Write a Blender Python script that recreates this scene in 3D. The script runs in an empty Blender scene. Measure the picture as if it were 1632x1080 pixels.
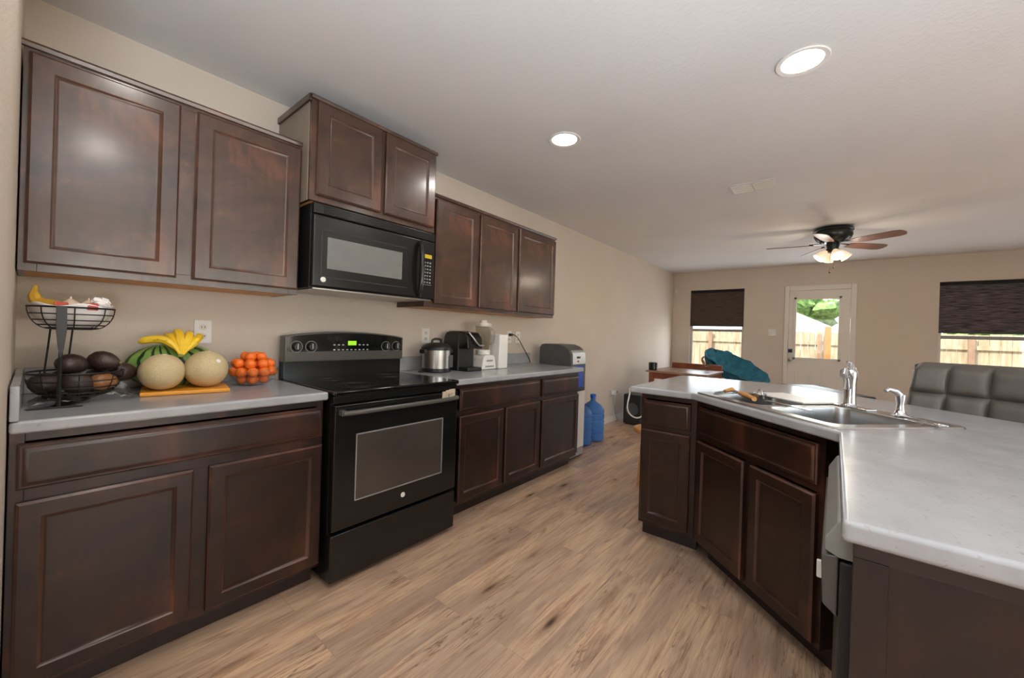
import bpy, bmesh, math, random
from mathutils import Vector, Matrix, noise
random.seed(7)
S = bpy.context.scene
COL = S.collection
PI = math.pi

# ------------------------------------------------------------------ camera
CAM = Vector((0.04205, -2.45286, 1.21024))
YAW, PITCH, ROLL, FPX, PPX, PPY = 0.6851, -0.0009, 0.0316, 626.88, 820.31, 531.88
f = Vector((math.cos(PITCH) * math.cos(YAW), math.cos(PITCH) * math.sin(YAW), math.sin(PITCH)))
r = f.cross(Vector((0, 0, 1))).normalized()
u = r.cross(f)
r2 = math.cos(ROLL) * r + math.sin(ROLL) * u
u2 = -math.sin(ROLL) * r + math.cos(ROLL) * u
cd = bpy.data.cameras.new('camera')
cam = bpy.data.objects.new('camera', cd)
COL.objects.link(cam)
R3 = Matrix((r2, u2, -f)).transposed()
cam.matrix_world = Matrix.Translation(CAM) @ R3.to_4x4()
cd.sensor_width = 36
cd.lens = FPX / 1632 * 36
cd.shift_x = -(PPX - 816) / 1632
cd.shift_y = (PPY - 540) / 1632
cd.clip_start = 0.02
cd.clip_end = 200
S.camera = cam

# ------------------------------------------------------------------ world, sun, exposure
S.view_settings.view_transform = 'Standard'
S.view_settings.look = 'None'
S.view_settings.exposure = 0.42
S.view_settings.gamma = 1
S.view_settings.use_curve_mapping = False
S.cycles.use_denoising = True
S.cycles.max_bounces = 8
S.cycles.diffuse_bounces = 5
S.cycles.glossy_bounces = 4
S.cycles.transmission_bounces = 8
S.cycles.transparent_max_bounces = 12
S.cycles.sample_clamp_indirect = 4
S.cycles.caustics_reflective = False
S.cycles.caustics_refractive = False
W = bpy.data.worlds.new('sky')
S.world = W
W.use_nodes = True
wn = W.node_tree
sky = wn.nodes.new('ShaderNodeTexSky')
sky.sky_type = 'NISHITA'
sky.sun_disc = False
sky.sun_elevation = math.radians(48)
sky.sun_rotation = math.radians(200)
wn.links.new(sky.outputs[0], wn.nodes['Background'].inputs[0])
wn.nodes['Background'].inputs[1].default_value = 0.5


def light(kind, name, loc, energy, color=(1, 1, 1), rot=(0, 0, 0), **kw):
    l = bpy.data.lights.new(name, kind)
    l.energy = energy
    l.color = color
    for k, v in kw.items():
        setattr(l, k, v)
    o = bpy.data.objects.new(name, l)
    o.location = loc
    o.rotation_euler = rot
    COL.objects.link(o)
    return o


sun = light('SUN', 'sun', (0, 0, 10), 5.5, (1, .95, .86), angle=0.01)
sun.rotation_euler = Vector((0.75, -0.45, -0.85)).to_track_quat('-Z', 'Y').to_euler()
# unseen fill lamps added at the side and behind the camera
WARM = (1, .95, .88)
light('AREA', 'side_fill', (1.7, -5.93, 1.3), 500, (.86, .93, 1), (-PI / 2, 0, 0), shape='RECTANGLE', size=2.6, size_y=1.3)
light('AREA', 'back_fill', (-2.93, -2.9, 1.45), 4, (.86, .94, 1), (0, -PI / 2, 0), shape='RECTANGLE', size=1.3, size_y=2.4)
# unseen fill lamps added, aimed up to bounce off the ceiling like a flash
light('AREA', 'ceiling_bounce_fill', (-.25, -3.3, .95), 105, (.80, .91, 1), (PI, 0, 0), shape='DISK', size=.5)
light('AREA', 'ceiling_bounce_fill_beyond', (2.6, -4.9, 1.2), 8, (.84, .93, 1), (PI, 0, 0), shape='DISK', size=.35)
# daylight through the far windows and the glazed door
light('AREA', 'far_window_daylight', (7.80, -0.757, 1.03), 8, (.85, .93, 1), (0, PI / 2, 0), shape='RECTANGLE', size=.80, size_y=.82)
light('AREA', 'far_wide_window_daylight', (7.80, -4.40, 1.03), 9, (.85, .93, 1), (0, PI / 2, 0), shape='RECTANGLE', size=.80, size_y=1.7)
light('AREA', 'door_glass_daylight', (7.76, -2.21, 1.44), 7, (.9, .95, 1), (0, PI / 2, 0), shape='RECTANGLE', size=.92, size_y=.52)

# ------------------------------------------------------------------ materials
def srgb(c):
    if isinstance(c, str):
        c = [int(c[i:i + 2], 16) / 255 for i in (0, 2, 4)]
    return tuple(x / 12.92 if x <= .04045 else ((x + .055) / 1.055) ** 2.4 for x in c)


class NT:
    def __init__(s, name):
        s.m = bpy.data.materials.new(name)
        s.m.use_nodes = True
        s.t = s.m.node_tree
        s.b = s.t.nodes['Principled BSDF']

    def n(s, typ, **kw):
        n = s.t.nodes.new(typ)
        for k, v in kw.items():
            if k.startswith('i_'):
                k = k[2:]
                k = int(k) if k.isdigit() else k.replace('_', ' ')
                n.inputs[k].default_value = v
            else:
                setattr(n, k, v)
        return n

    def l(s, a, b):
        s.t.links.new(a, b)

    def coord(s, scale=(1, 1, 1), kind='Object'):
        c = s.n('ShaderNodeTexCoord')
        m = s.n('ShaderNodeMapping')
        m.inputs['Scale'].default_value = scale
        s.l(c.outputs[kind], m.inputs[0])
        return m.outputs[0]

    def noise(s, scale, vec, detail=4, rough=.5, dist=0):
        n = s.n('ShaderNodeTexNoise')
        n.inputs['Scale'].default_value = scale
        n.inputs['Detail'].default_value = detail
        n.inputs['Roughness'].default_value = rough
        n.inputs['Distortion'].default_value = dist
        s.l(vec, n.inputs['Vector'])
        return n.outputs['Fac']

    def ramp(s, fac, stops):
        n = s.n('ShaderNodeValToRGB')
        e = n.color_ramp.elements
        while len(e) < len(stops):
            e.new(.5)
        for k, (p, c) in enumerate(stops):
            e[k].position = p
            e[k].color = (*c, 1) if len(c) == 3 else c
        s.l(fac, n.inputs[0])
        return n.outputs[0]

    def mix(s, fac, a, b, mode='MIX'):
        n = s.n('ShaderNodeMix', data_type='RGBA', blend_type=mode)
        for inp, v in ((n.inputs[0], fac), (n.inputs[6], a), (n.inputs[7], b)):
            if hasattr(v, 'is_linked'):
                s.l(v, inp)
            elif isinstance(v, (int, float)):
                inp.default_value = v
            else:
                inp.default_value = (*v, 1)
        return n.outputs[2]

    def math(s, op, a, b=None):
        n = s.n('ShaderNodeMath', operation=op)
        for i, v in enumerate((a, b)):
            if v is None:
                continue
            if hasattr(v, 'is_linked'):
                s.l(v, n.inputs[i])
            else:
                n.inputs[i].default_value = v
        return n.outputs[0]

    def bump(s, h, strength=.2, dist=.01):
        n = s.n('ShaderNodeBump')
        n.inputs['Strength'].default_value = strength
        n.inputs['Distance'].default_value = dist
        s.l(h, n.inputs['Height'])
        s.l(n.outputs[0], s.b.inputs['Normal'])

    def base(s, v):
        if hasattr(v, 'is_linked'):
            s.l(v, s.b.inputs['Base Color'])
        else:
            s.b.inputs['Base Color'].default_value = (*v, 1)

    def set(s, **kw):
        for k, v in kw.items():
            s.b.inputs[k.replace('_', ' ')].default_value = v
        return s


def plain(name, c, rough=.5, metal=0, var=.08, nscale=12, bumpk=0, **kw):
    t = NT(name)
    c = srgb(c)
    v = t.coord()
    n = t.noise(nscale, v)
    t.base(t.ramp(n, [(.3, tuple(x * (1 - var) for x in c)), (.7, tuple(min(1, x * (1 + var)) for x in c))]))
    t.set(Roughness=rough, Metallic=metal, **kw)
    if bumpk:
        t.bump(t.noise(nscale * 6, v), bumpk, .003)
    return t.m


def cabinet_mat(name, dark, mid, red, coat=.12, crough=.22):
    t = NT(name)
    v = t.coord((1, 1, 1))
    g = t.coord((45, 45, 2.2))
    grain = t.noise(1.0, g, 5, .6, .3)
    blotch = t.noise(4.5, v, 4, .65, .6)
    c = t.ramp(blotch, [(.34, srgb(dark)), (.55, srgb(mid)), (.74, srgb(red))])
    c2 = t.mix(t.ramp(grain, [(.35, (0, 0, 0)), (.7, (.75, .75, .75))]), c, t.mix(.5, c, srgb(dark)))
    t.base(c2)
    t.set(Roughness=.33)
    t.b.inputs['Specular IOR Level'].default_value = .42
    t.b.inputs['Coat Weight'].default_value = coat
    t.b.inputs['Coat Roughness'].default_value = crough
    t.bump(grain, .10, .002)
    return t.m


M = {}
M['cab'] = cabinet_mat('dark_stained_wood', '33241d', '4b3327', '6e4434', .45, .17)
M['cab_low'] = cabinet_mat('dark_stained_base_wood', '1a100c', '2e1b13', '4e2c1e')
M['edge'] = cabinet_mat('worn_highlit_cabinet_edge', '3f2a21', '573a2c', '70493a')  # bevel wear, also lightened to paint in the bright edge highlights
M['edge_low'] = cabinet_mat('worn_highlit_base_cabinet_edge', '35211a', '4c3024', '6c4433')  # same mix of wear and painted highlight for the base units
M['under'] = plain('raw_cabinet_underside', 'd79c62', .6)
M['cabside'] = plain('cabinet_side_laminate', '8d8072', .45, var=.05)
M['toe'] = plain('toe_kick', '2c1e19', .5)


def wall_mat(name, c, bs, k):
    t = NT(name)
    v = t.coord()
    c = srgb(c)
    t.base(t.ramp(t.noise(1.3, v, 3), [(.3, tuple(x * .96 for x in c)), (.7, tuple(x * 1.03 for x in c))]))
    t.set(Roughness=.75)
    a = t.noise(bs, v, 3, .5)
    h = t.ramp(a, [(.45, (0, 0, 0)), (.6, (1, 1, 1))])
    t.bump(h, k, .003)
    return t.m


M['wall'] = wall_mat('wall_paint', 'd0c3b4', 70, .22)
M['ceiling'] = wall_mat('ceiling_paint', 'dcd9d6', 60, .16)
M['trim'] = plain('white_trim_paint', 'ddd6cc', .4, var=.02)


def counter_mat():
    t = NT('grey_speckled_laminate')
    v = t.coord()
    b = t.ramp(t.noise(9, v, 5, .6), [(.3, srgb('98989b')), (.7, srgb('a7a7a9'))])
    sp = t.noise(55, t.coord((1, 1.0, 1)), 3, .6, .5)
    msk = t.ramp(sp, [(.66, (0, 0, 0)), (.71, (1, 1, 1))])
    b2 = t.mix(t.math('MULTIPLY', msk, .55), b, srgb('85807a'))
    sp2 = t.noise(120, v, 2, .5)
    b3 = t.mix(t.math('MULTIPLY', t.ramp(sp2, [(.3, (1, 1, 1)), (.36, (0, 0, 0))]), .5), b2, srgb('8e8982'))
    t.base(b3)
    t.set(Roughness=.2)
    t.bump(t.noise(160, v, 2), .03, .001)
    return t.m


M['counter'] = counter_mat()


def floor_mat():
    t = NT('laminate_plank_floor')
    v = t.coord()
    br = t.n('ShaderNodeTexBrick')
    br.offset = .37
    br.inputs['Color1'].default_value = (0, 0, 0, 1)
    br.inputs['Color2'].default_value = (1, 1, 1, 1)
    br.inputs['Mortar'].default_value = (.5, .5, .5, 1)
    br.inputs['Scale'].default_value = 1
    br.inputs['Mortar Size'].default_value = .0009
    br.inputs['Brick Width'].default_value = 1.22
    br.inputs['Row Height'].default_value = .178
    t.l(v, br.inputs['Vector'])
    pid = br.outputs['Color']
    # shift the grain per plank
    off = t.n('ShaderNodeVectorMath', operation='SCALE')
    t.l(pid, off.inputs[0])
    off.inputs['Scale'].default_value = 37.0
    add = t.n('ShaderNodeVectorMath', operation='ADD')
    t.l(v, add.inputs[0])
    t.l(off.outputs[0], add.inputs[1])

    def mp(sc):
        m = t.n('ShaderNodeMapping')
        m.inputs['Scale'].default_value = sc
        t.l(add.outputs[0], m.inputs[0])
        return m.outputs[0]
    grain = t.noise(1, mp((1.5, 19, 1)), 7, .66, 2.2)
    fine = t.noise(1, mp((6, 140, 1)), 3, .6, .2)
    broad = t.noise(1, mp((.9, 5, 1)), 3, .5, .8)
    c = t.ramp(grain, [(.30, srgb('94705a')), (.42, srgb('c49f80')), (.55, srgb('dcbc9b')), (.70, srgb('ae8b72'))])
    c = t.mix(t.ramp(broad, [(.38, (0, 0, 0)), (.62, (.75, .75, .75))]), c, srgb('a08778'))
    c = t.mix(t.ramp(fine, [(.4, (.0, .0, .0)), (.75, (.35, .35, .35))]), c, srgb('7f6352'))
    tint = t.ramp(pid, [(0, (.93, .93, .94)), (1, (1.09, 1.07, 1.04))])
    c = t.mix(1.0, c, tint, 'MULTIPLY')
    vo = t.n('ShaderNodeTexVoronoi')
    vo.inputs['Scale'].default_value = 1
    t.l(mp((2.4, 10, 1)), vo.inputs['Vector'])
    sel = t.ramp(vo.outputs['Color'], [(.44, (0, 0, 0)), (.48, (1, 1, 1))])
    wob = t.math('ADD', vo.outputs['Distance'], t.math('MULTIPLY', t.math('SUBTRACT', fine, .5), .12))
    kn = t.ramp(wob, [(.05, (1, 1, 1)), (.17, (0, 0, 0))])
    halo = t.ramp(wob, [(.08, (.6, .6, .6)), (.36, (0, 0, 0))])
    c = t.mix(t.math('MULTIPLY', halo, sel), c, srgb('8a6650'))
    c = t.mix(t.math('MULTIPLY', kn, sel), c, srgb('4a3328'))
    ln_ = t.noise(1, mp((.75, 9, 1)), 4, .55, 3.0)
    band = t.ramp(t.math('ABSOLUTE', t.math('SUBTRACT', ln_, .5)), [(.0, (1, 1, 1)), (.016, (0, 0, 0))])
    gate = t.ramp(t.noise(1, mp((1.8, 4, 1)), 2, .5, .5), [(.50, (0, 0, 0)), (.62, (.85, .85, .85))])
    c = t.mix(t.math('MULTIPLY', band, gate), c, srgb('6b4c3c'))
    crk = t.noise(1, mp((1.2, 34, 1)), 2, .4, 2.2)
    c = t.mix(t.ramp(crk, [(.66, (0, 0, 0)), (.76, (.7, .7, .7))]), c, srgb('62493c'))
    c = t.mix(t.math('MULTIPLY', br.outputs['Fac'], .3), c, srgb('55402f'))
    t.base(c)
    t.set(Roughness=.38)
    t.bump(grain, .06, .002)
    return t.m


M['floor'] = floor_mat()
M['black'] = plain('black_enamel', '141414', .22, var=.05)
M['blackmat'] = plain('black_plastic', '1b1b1c', .42, var=.05)
M['darkgap'] = plain('dark_recess', '0a0a0a', .8)
M['glassblack'] = plain('black_glass', '0c0d0e', .06, var=.02)
M['ovenglass'] = plain('oven_window_glass', '433c37', .1, var=.12, nscale=4)
M['mwglass'] = plain('microwave_window_mesh', '6d6e6b', .18, var=.05)
M['panelgrey'] = plain('charcoal_metallic_plastic', '4f4c47', .28, var=.06)
M['chrome'] = plain('chrome', 'd8d8da', .14, 1, var=.02)
M['steel'] = plain('brushed_steel', 'b4b1ad', .3, 1, var=.06, nscale=30)
M['wire'] = plain('black_wire', '1c1b1b', .45, .3)
M['white'] = plain('white_plastic', 'e4e0da', .4, var=.02)
M['whitewarm'] = plain('ivory_plastic', 'd9d1c5', .4, var=.02)
M['grey'] = plain('grey_plastic', '8b8a86', .4)
M['dgrey'] = plain('dark_grey_plastic', '4a4a49', .42)
M['rubber'] = plain('rubber', '121212', .7)
M['beige'] = plain('beige_plastic', 'c4b19a', .5)
M['bladew'] = plain('fan_blade_wood', '6b4a39', .4, var=.2, nscale=5)
M['bronze'] = plain('dark_pewter', '2f3330', .3, .6)
M['board'] = plain('orange_cutting_board', 'e0972c', .45, var=.06)
M['teal'] = plain('teal_fabric', '1f6173', .85, var=.35, nscale=14, bumpk=.3)
M['leather'] = plain('grey_leatherette', '5d5954', .45, var=.08, nscale=25, bumpk=.08)
M['tablewood'] = plain('red_brown_wood', '7a4229', .35, var=.3, nscale=8)
M['tabletop'] = plain('worn_table_top_wood', '9b7a5e', .35, var=.2, nscale=8)
M['woodhandle'] = plain('wooden_handle', 'c78f52', .5, var=.15, nscale=20)
M['rattan'] = plain('rattan', 'a8643a', .6, var=.3, nscale=40)
M['gravel'] = plain('outdoor_ground', 'a79c86', .9, var=.2)
M['roofwhite'] = plain('pale_metal_roof', 'f0eee9', .6, var=.03)
M['postwood'] = plain('cedar_post', 'c98548', .7, var=.15)
M['frost'] = plain('bag_print_red', 'b8463a', .6)


def emis(name, c, k, base='ffffff'):
    t = NT(name)
    t.base(srgb(base))
    t.b.inputs['Emission Color'].default_value = (*srgb(c), 1)
    t.b.inputs['Emission Strength'].default_value = k
    t.set(Roughness=.4)
    return t.m


M['lamp'] = emis('lamp_lens', 'fff8f0', 14)
M['shade_glow'] = emis('frosted_lamp_glass', 'ffdcb4', .55, 'd9cbb8')
M['bulb'] = emis('glowing_bulb', 'fff3e2', 12)
M['green_led'] = emis('green_display', '8fd020', 1.0, '20300a')
M['yellow_led'] = emis('yellow_display', 'c8a818', .7, '302a08')


def glass(name, c=(1, 1, 1), rough=0.0, alpha_mix=.8):
    t = NT(name)
    tr = t.n('ShaderNodeBsdfTransparent')
    tr.inputs[0].default_value = (*c, 1)
    gl = t.n('ShaderNodeBsdfGlossy')
    gl.inputs['Roughness'].default_value = max(rough, .02)
    fr = t.n('ShaderNodeLayerWeight')
    fr.inputs['Blend'].default_value = .5
    fac_ = t.math('ADD', t.math('MULTIPLY', t.math('POWER', fr.outputs['Facing'], 4.0), .45), .035)
    mx = t.n('ShaderNodeMixShader')
    t.l(t.math('ADD', fac_, 1 - alpha_mix - .15 if alpha_mix < .85 else 0.0), mx.inputs[0])
    t.l(tr.outputs[0], mx.inputs[1])
    t.l(gl.outputs[0], mx.inputs[2])
    out = [n for n in t.t.nodes if n.type == 'OUTPUT_MATERIAL'][0]
    t.l(mx.outputs[0], out.inputs[0])
    return t.m


M['glass'] = glass('window_glass', (.97, .98, .98), 0, .95)
M['bowlglass'] = glass('clear_glass', (.93, .95, .96), 0, .9)
M['jarglass'] = glass('jar_glass', (.86, .86, .82), 0, .9)


def bluebottle():
    t = NT('blue_bottle_plastic')
    t.base(srgb('4f86cf'))
    t.set(Roughness=.12, IOR=1.35)
    t.b.inputs['Transmission Weight'].default_value = .45
    return t.m


M['bluebottle'] = bluebottle()
M['bluedark'] = plain('deep_blue_plastic', '1c4fb8', .3)


def melon():
    t = NT('netted_melon_rind')
    v = t.coord()
    vo = t.n('ShaderNodeTexVoronoi', feature='DISTANCE_TO_EDGE')
    vo.inputs['Scale'].default_value = 170
    t.l(v, vo.inputs['Vector'])
    c = t.ramp(vo.outputs['Distance'], [(.0, srgb('cdbb93')), (.3, srgb('bca67c'))])
    c = t.mix(t.ramp(t.noise(10, v, 3), [(.4, (0, 0, 0)), (.8, (.5, .5, .5))]), c, srgb('c9a878'))
    t.base(c)
    t.set(Roughness=.65)
    t.bump(vo.outputs['Distance'], .25, .002)
    return t.m


def watermelon():
    t = NT('watermelon_rind')
    c0 = t.n('ShaderNodeTexCoord')
    sep = t.n('ShaderNodeSeparateXYZ')
    t.l(c0.outputs['Object'], sep.inputs[0])
    # stripes run from end to end of the long x axis
    ang = t.math('ARCTAN2', sep.outputs[1], t.math('ADD', sep.outputs[0], t.math('MULTIPLY', sep.outputs[2], .25)))
    nz = t.noise(30, c0.outputs['Object'], 4, .6)
    a2 = t.math('ADD', t.math('MULTIPLY', ang, 17), t.math('MULTIPLY', nz, 3.6))
    st = t.math('SINE', a2)
    c = t.ramp(st, [(.42, srgb('7da04f')), (.62, srgb('22391c'))])
    t.base(c)
    t.set(Roughness=.35)
    return t.m


def banana_mat(name, a, b, spot):
    t = NT(name)
    v = t.coord()
    c = t.ramp(t.noise(18, v, 3), [(.35, srgb(a)), (.7, srgb(b))])
    c = t.mix(t.ramp(t.noise(60, v, 2), [(.66, (0, 0, 0)), (.72, (.8, .8, .8))]), c, srgb(spot))
    t.base(c)
    t.set(Roughness=.45)
    return t.m


M['melon'] = melon()
M['watermelon'] = watermelon()
M['banana'] = banana_mat('ripe_banana_skin', 'e8bc22', 'f5d23c', 'a8801f')
M['banana_old'] = banana_mat('overripe_banana_skin', 'a87f1c', 'c39726', '5e4210')
M['stem'] = plain('fruit_stem', '8c8f3a', .6)
M['orange'] = plain('orange_peel', 'f07322', .45, var=.1, nscale=30, bumpk=.15)
M['avocado'] = plain('dark_avocado_skin', '35251f', .42, var=.45, nscale=30, bumpk=.5)
M['mango'] = plain('brown_mango_skin', '8a5a32', .4, var=.3, nscale=16)
M['bagwhite'] = plain('white_plastic_film', 'ebe6e2', .35, var=.05)
M['bagclear'] = glass('clear_plastic_film', (.85, .87, .87), .25, .72)
M['onion'] = plain('pale_onion_skin', 'd9c3ac', .4, var=.12)


def foliage():
    t = NT('tree_leaves')
    v = t.coord()
    t.base(t.ramp(t.noise(5, v, 5), [(.35, srgb('4f7a2c')), (.7, srgb('a9c86a'))]))
    t.set(Roughness=.6)
    return t.m


def fence_mat():
    t = NT('weathered_fence_boards')
    v = t.coord((1, 1, 1))
    c = t.ramp(t.noise(3, t.coord((2, 6, .6)), 4), [(.35, srgb('a68e6c')), (.7, srgb('cbb693'))])
    t.base(c)
    t.set(Roughness=.85)
    return t.m


def shade_mat(name, a, b):
    t = NT(name)
    n = t.noise(1, t.coord((20, 7, 95)), 4, .65)
    t.base(t.ramp(n, [(.38, srgb(a)), (.68, srgb(b))]))
    t.set(Roughness=.85)
    t.bump(n, .4, .003)
    return t.m


M['leaf'] = foliage()
M['fence'] = fence_mat()
M['shadeA'] = shade_mat('brown_woven_shade', '3c3028', '54453a')
M['shadeB'] = shade_mat('charcoal_woven_shade', '262224', '71676a')


# ------------------------------------------------------------------ mesh helpers
class MB:
    def __init__(s):
        s.b = bmesh.new()

    def _new(s, before):
        return [v for v in s.b.verts if v not in before]

    def box(s, x0, x1, y0, y1, z0, z1, bev=0, seg=2):
        t = bmesh.new()
        bmesh.ops.create_cube(t, size=1)
        for v in t.verts:
            v.co = ((x0 + x1) / 2 + v.co.x * (x1 - x0), (y0 + y1) / 2 + v.co.y * (y1 - y0), (z0 + z1) / 2 + v.co.z * (z1 - z0))
        if bev:
            bev = min(bev, .45 * min(x1 - x0, y1 - y0, z1 - z0))
            bmesh.ops.bevel(t, geom=list(t.edges), offset=bev, segments=seg, profile=.5, affect='EDGES')
        s.merge(t)
        return s

    def merge(s, t, mat=None):
        if mat is not None:
            t.transform(mat)
        me = bpy.data.meshes.new('tmp')
        t.to_mesh(me)
        t.free()
        s.b.from_mesh(me)
        bpy.data.meshes.remove(me)

    def prism(s, pts, z0, z1, bev=0, seg=2, axis='z'):
        t = bmesh.new()
        vs = [t.verts.new((p[0], p[1], z0)) for p in pts]
        fc = t.faces.new(vs)
        g = bmesh.ops.extrude_face_region(t, geom=[fc])
        for v in g['geom']:
            if isinstance(v, bmesh.types.BMVert):
                v.co.z = z1
        bmesh.ops.recalc_face_normals(t, faces=t.faces)
        if bev:
            bmesh.ops.bevel(t, geom=list(t.edges), offset=bev, segments=seg, profile=.5, affect='EDGES')
        if axis == 'x':      # (a,b) -> (y,z), extruded along x
            t.transform(Matrix(((0, 0, 1, 0), (1, 0, 0, 0), (0, 1, 0, 0), (0, 0, 0, 1))))
        elif axis == 'y':    # (a,b) -> (x,z), extruded along y
            t.transform(Matrix(((1, 0, 0, 0), (0, 0, 1, 0), (0, 1, 0, 0), (0, 0, 0, 1))))
            bmesh.ops.recalc_face_normals(t, faces=t.faces)
        s.merge(t)
        return s

    def tube(s, pts, rad, seg=8, closed=False, caps=True):
        pts = [Vector(p) for p in pts]
        n = len(pts)
        rr = rad if isinstance(rad, (list, tuple)) else [rad] * n
        rings = []
        prev = None
        for i, p in enumerate(pts):
            a = pts[(i - 1) % n] if (closed or i > 0) else p
            c = pts[(i + 1) % n] if (closed or i < n - 1) else p
            d = (c - a).normalized()
            if prev is None:
                ref = Vector((0, 0, 1)) if abs(d.z) < .9 else Vector((1, 0, 0))
                x = d.cross(ref).normalized()
            else:
                x = (prev - d * prev.dot(d)).normalized()
            prev = x
            y = d.cross(x)
            rings.append([s.b.verts.new(p + (x * math.cos(2 * PI * k / seg) + y * math.sin(2 * PI * k / seg)) * rr[i]) for k in range(seg)])
        for i in range(n if closed else n - 1):
            A, B = rings[i], rings[(i + 1) % n]
            for k in range(seg):
                s.b.faces.new((A[k], A[(k + 1) % seg], B[(k + 1) % seg], B[k]))
        if caps and not closed:
            s.b.faces.new(rings[0][::-1])
            s.b.faces.new(rings[-1])
        return s

    def cyl(s, p0, p1, r0, r1=None, seg=20):
        return s.tube([p0, p1], [r0, r1 if r1 is not None else r0], seg)

    def lathe(s, prof, c=(0, 0, 0), seg=28, sx=1, sy=1):
        rings = []
        for (rad, z) in prof:
            if rad < 1e-6:
                rings.append([s.b.verts.new((c[0], c[1], c[2] + z))])
            else:
                rings.append([s.b.verts.new((c[0] + rad * sx * math.cos(2 * PI * k / seg), c[1] + rad * sy * math.sin(2 * PI * k / seg), c[2] + z)) for k in range(seg)])
        for A, B in zip(rings, rings[1:]):
            for k in range(seg):
                k2 = (k + 1) % seg
                if len(A) == 1 and len(B) == 1:
                    continue
                if len(A) == 1:
                    s.b.faces.new((A[0], B[k], B[k2]))
                elif len(B) == 1:
                    s.b.faces.new((A[k], B[0], A[k2]))
                else:
                    s.b.faces.new((A[k], B[k], B[k2], A[k2]))
        return s

    def ell(s, c, rx, ry, rz, seg=24, rot=None, lump=0, lf=3):
        t = bmesh.new()
        bmesh.ops.create_uvsphere(t, u_segments=seg, v_segments=max(8, seg // 2 + 2), radius=1)
        for v in t.verts:
            k = 1 + (lump * noise.noise(Vector(v.co) * lf + Vector(c) * 9) if lump else 0)
            v.co = Vector((v.co.x * rx * k, v.co.y * ry * k, v.co.z * rz * k))
        m = Matrix.Translation(Vector(c))
        if rot is not None:
            m = m @ rot.to_4x4()
        s.merge(t, m)
        return s

    def xf(s, m):
        s.b.transform(m)
        return s

    def build(s, name, mat, parent=None, loc=None, rz=0, bevel_mod=0):
        bmesh.ops.recalc_face_normals(s.b, faces=s.b.faces)
        me = bpy.data.meshes.new(name)
        s.b.to_mesh(me)
        s.b.free()
        for p in me.polygons:
            p.use_smooth = True
        me.set_sharp_from_angle(angle=math.radians(38))
        me.materials.append(mat)
        o = bpy.data.objects.new(name, me)
        COL.objects.link(o)
        if len(me.polygons) < 1500:
            wm = o.modifiers.new('weighted', 'WEIGHTED_NORMAL')
            wm.keep_sharp = True
            wm.weight = 90
        if parent is not None:
            o.parent = parent
        if loc is not None:
            o.location = loc
        o.rotation_euler.z = rz
        return o


def thing(name, label, cat, loc=(0, 0, 0), rz=0, group=None):
    o = bpy.data.objects.new(name, None)
    o.empty_display_size = .05
    COL.objects.link(o)
    o.location = loc
    o.rotation_euler.z = rz
    return tag(o, label, cat, group)


def tag(o, label, cat, group=None):
    o['label'] = label
    o['category'] = cat
    if group:
        o['group'] = group
    return o


def struct(o):
    o['kind'] = 'structure'
    return o


def copy_tree(o, parent=None):
    c = o.copy()
    COL.objects.link(c)
    if parent is not None:
        c.parent = parent
    for ch in [x for x in bpy.data.objects if x.parent == o]:
        copy_tree(ch, c)
    return c


def smooth(pts, n=6):
    q = [Vector(pts[0])] + [Vector(p) for p in pts] + [Vector(pts[-1])]
    out = []
    for i in range(1, len(q) - 2):
        a, b, c, d = q[i - 1:i + 3]
        for k in range(n):
            t = k / n
            out.append(.5 * ((2 * b) + (-a + c) * t + (2 * a - 5 * b + 4 * c - d) * t ** 2 + (-a + 3 * b - 3 * c + d) * t ** 3))
    return out + [q[-1]]


def arc(c, rad, a0, a1, n, plane='xy'):
    out = []
    for i in range(n):
        a = a0 + (a1 - a0) * i / (n - 1)
        p, q = rad * math.cos(a), rad * math.sin(a)
        out.append((c[0] + p, c[1] + q, c[2]) if plane == 'xy' else (c[0] + p, c[1], c[2] + q))
    return out


# ------------------------------------------------------------------ room shell
H = 2.46
XF = 7.85
YR = -6.0
XB = -3.0
struct(MB().box(XB - .1, XF + .15, YR - .1, .15, -.1, 0).build('floor', M['floor']))
struct(MB().box(XB - .1, XF + .15, YR - .1, .15, H, H + .12).build('ceiling', M['ceiling']))
struct(MB().box(XB - .1, XF + .15, 0, .14, 0, H).build('wall_left', M['wall']))


def wall_with_holes(name, fixed0, fixed1, a0, a1, holes, axis):
    """holes: (a0,a1,z0,z1) sorted along a"""
    mb = MB()

    def bx(p, q, z0, z1):
        if q - p < 1e-4 or z1 - z0 < 1e-4:
            return
        if axis == 'y':
            mb.box(fixed0, fixed1, p, q, z0, z1)
        else:
            mb.box(p, q, fixed0, fixed1, z0, z1)
    cur = a0
    for (p, q, z0, z1) in holes:
        bx(cur, p, 0, H)
        bx(p, q, 0, z0)
        bx(p, q, z1, H)
        cur = q
    bx(cur, a1, 0, H)
    return struct(mb.build(name, M['wall']))


W1 = (-1.20, -.315, .62, 2.12)
W2 = (-5.30, -3.53, .62, 2.095)
D1 = (-2.63, -1.83, 0, 2.06)
wall_with_holes('wall_far', XF, XF + .14, YR - .1, 0, [W2, D1, W1], 'y')
wall_with_holes('wall_right', YR - .1, YR, XB - .1, XF, [(.6, 3.2, .8, 2.1)], 'x')
wall_with_holes('wall_back', XB - .1, XB, YR, 0, [(-4.1, -1.7, .8, 2.1)], 'y')
struct(MB().box(-.13, -.001, -1.45, 0, 0, H, .004).build('wall_stub', M['wall']))
# baseboards
struct(MB().box(3.66, XF, -.013, -.0005, 0, .085, .003).build('baseboard_left', M['trim']))
struct(MB().box(XF - .013, XF - .0005, -1.76, 0, 0, .085, .003).build('baseboard_far', M['trim']))
struct(MB().box(XF - .013, XF - .0005, YR, -2.70, 0, .085, .003).build('baseboard_far_right', M['trim']))


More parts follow.
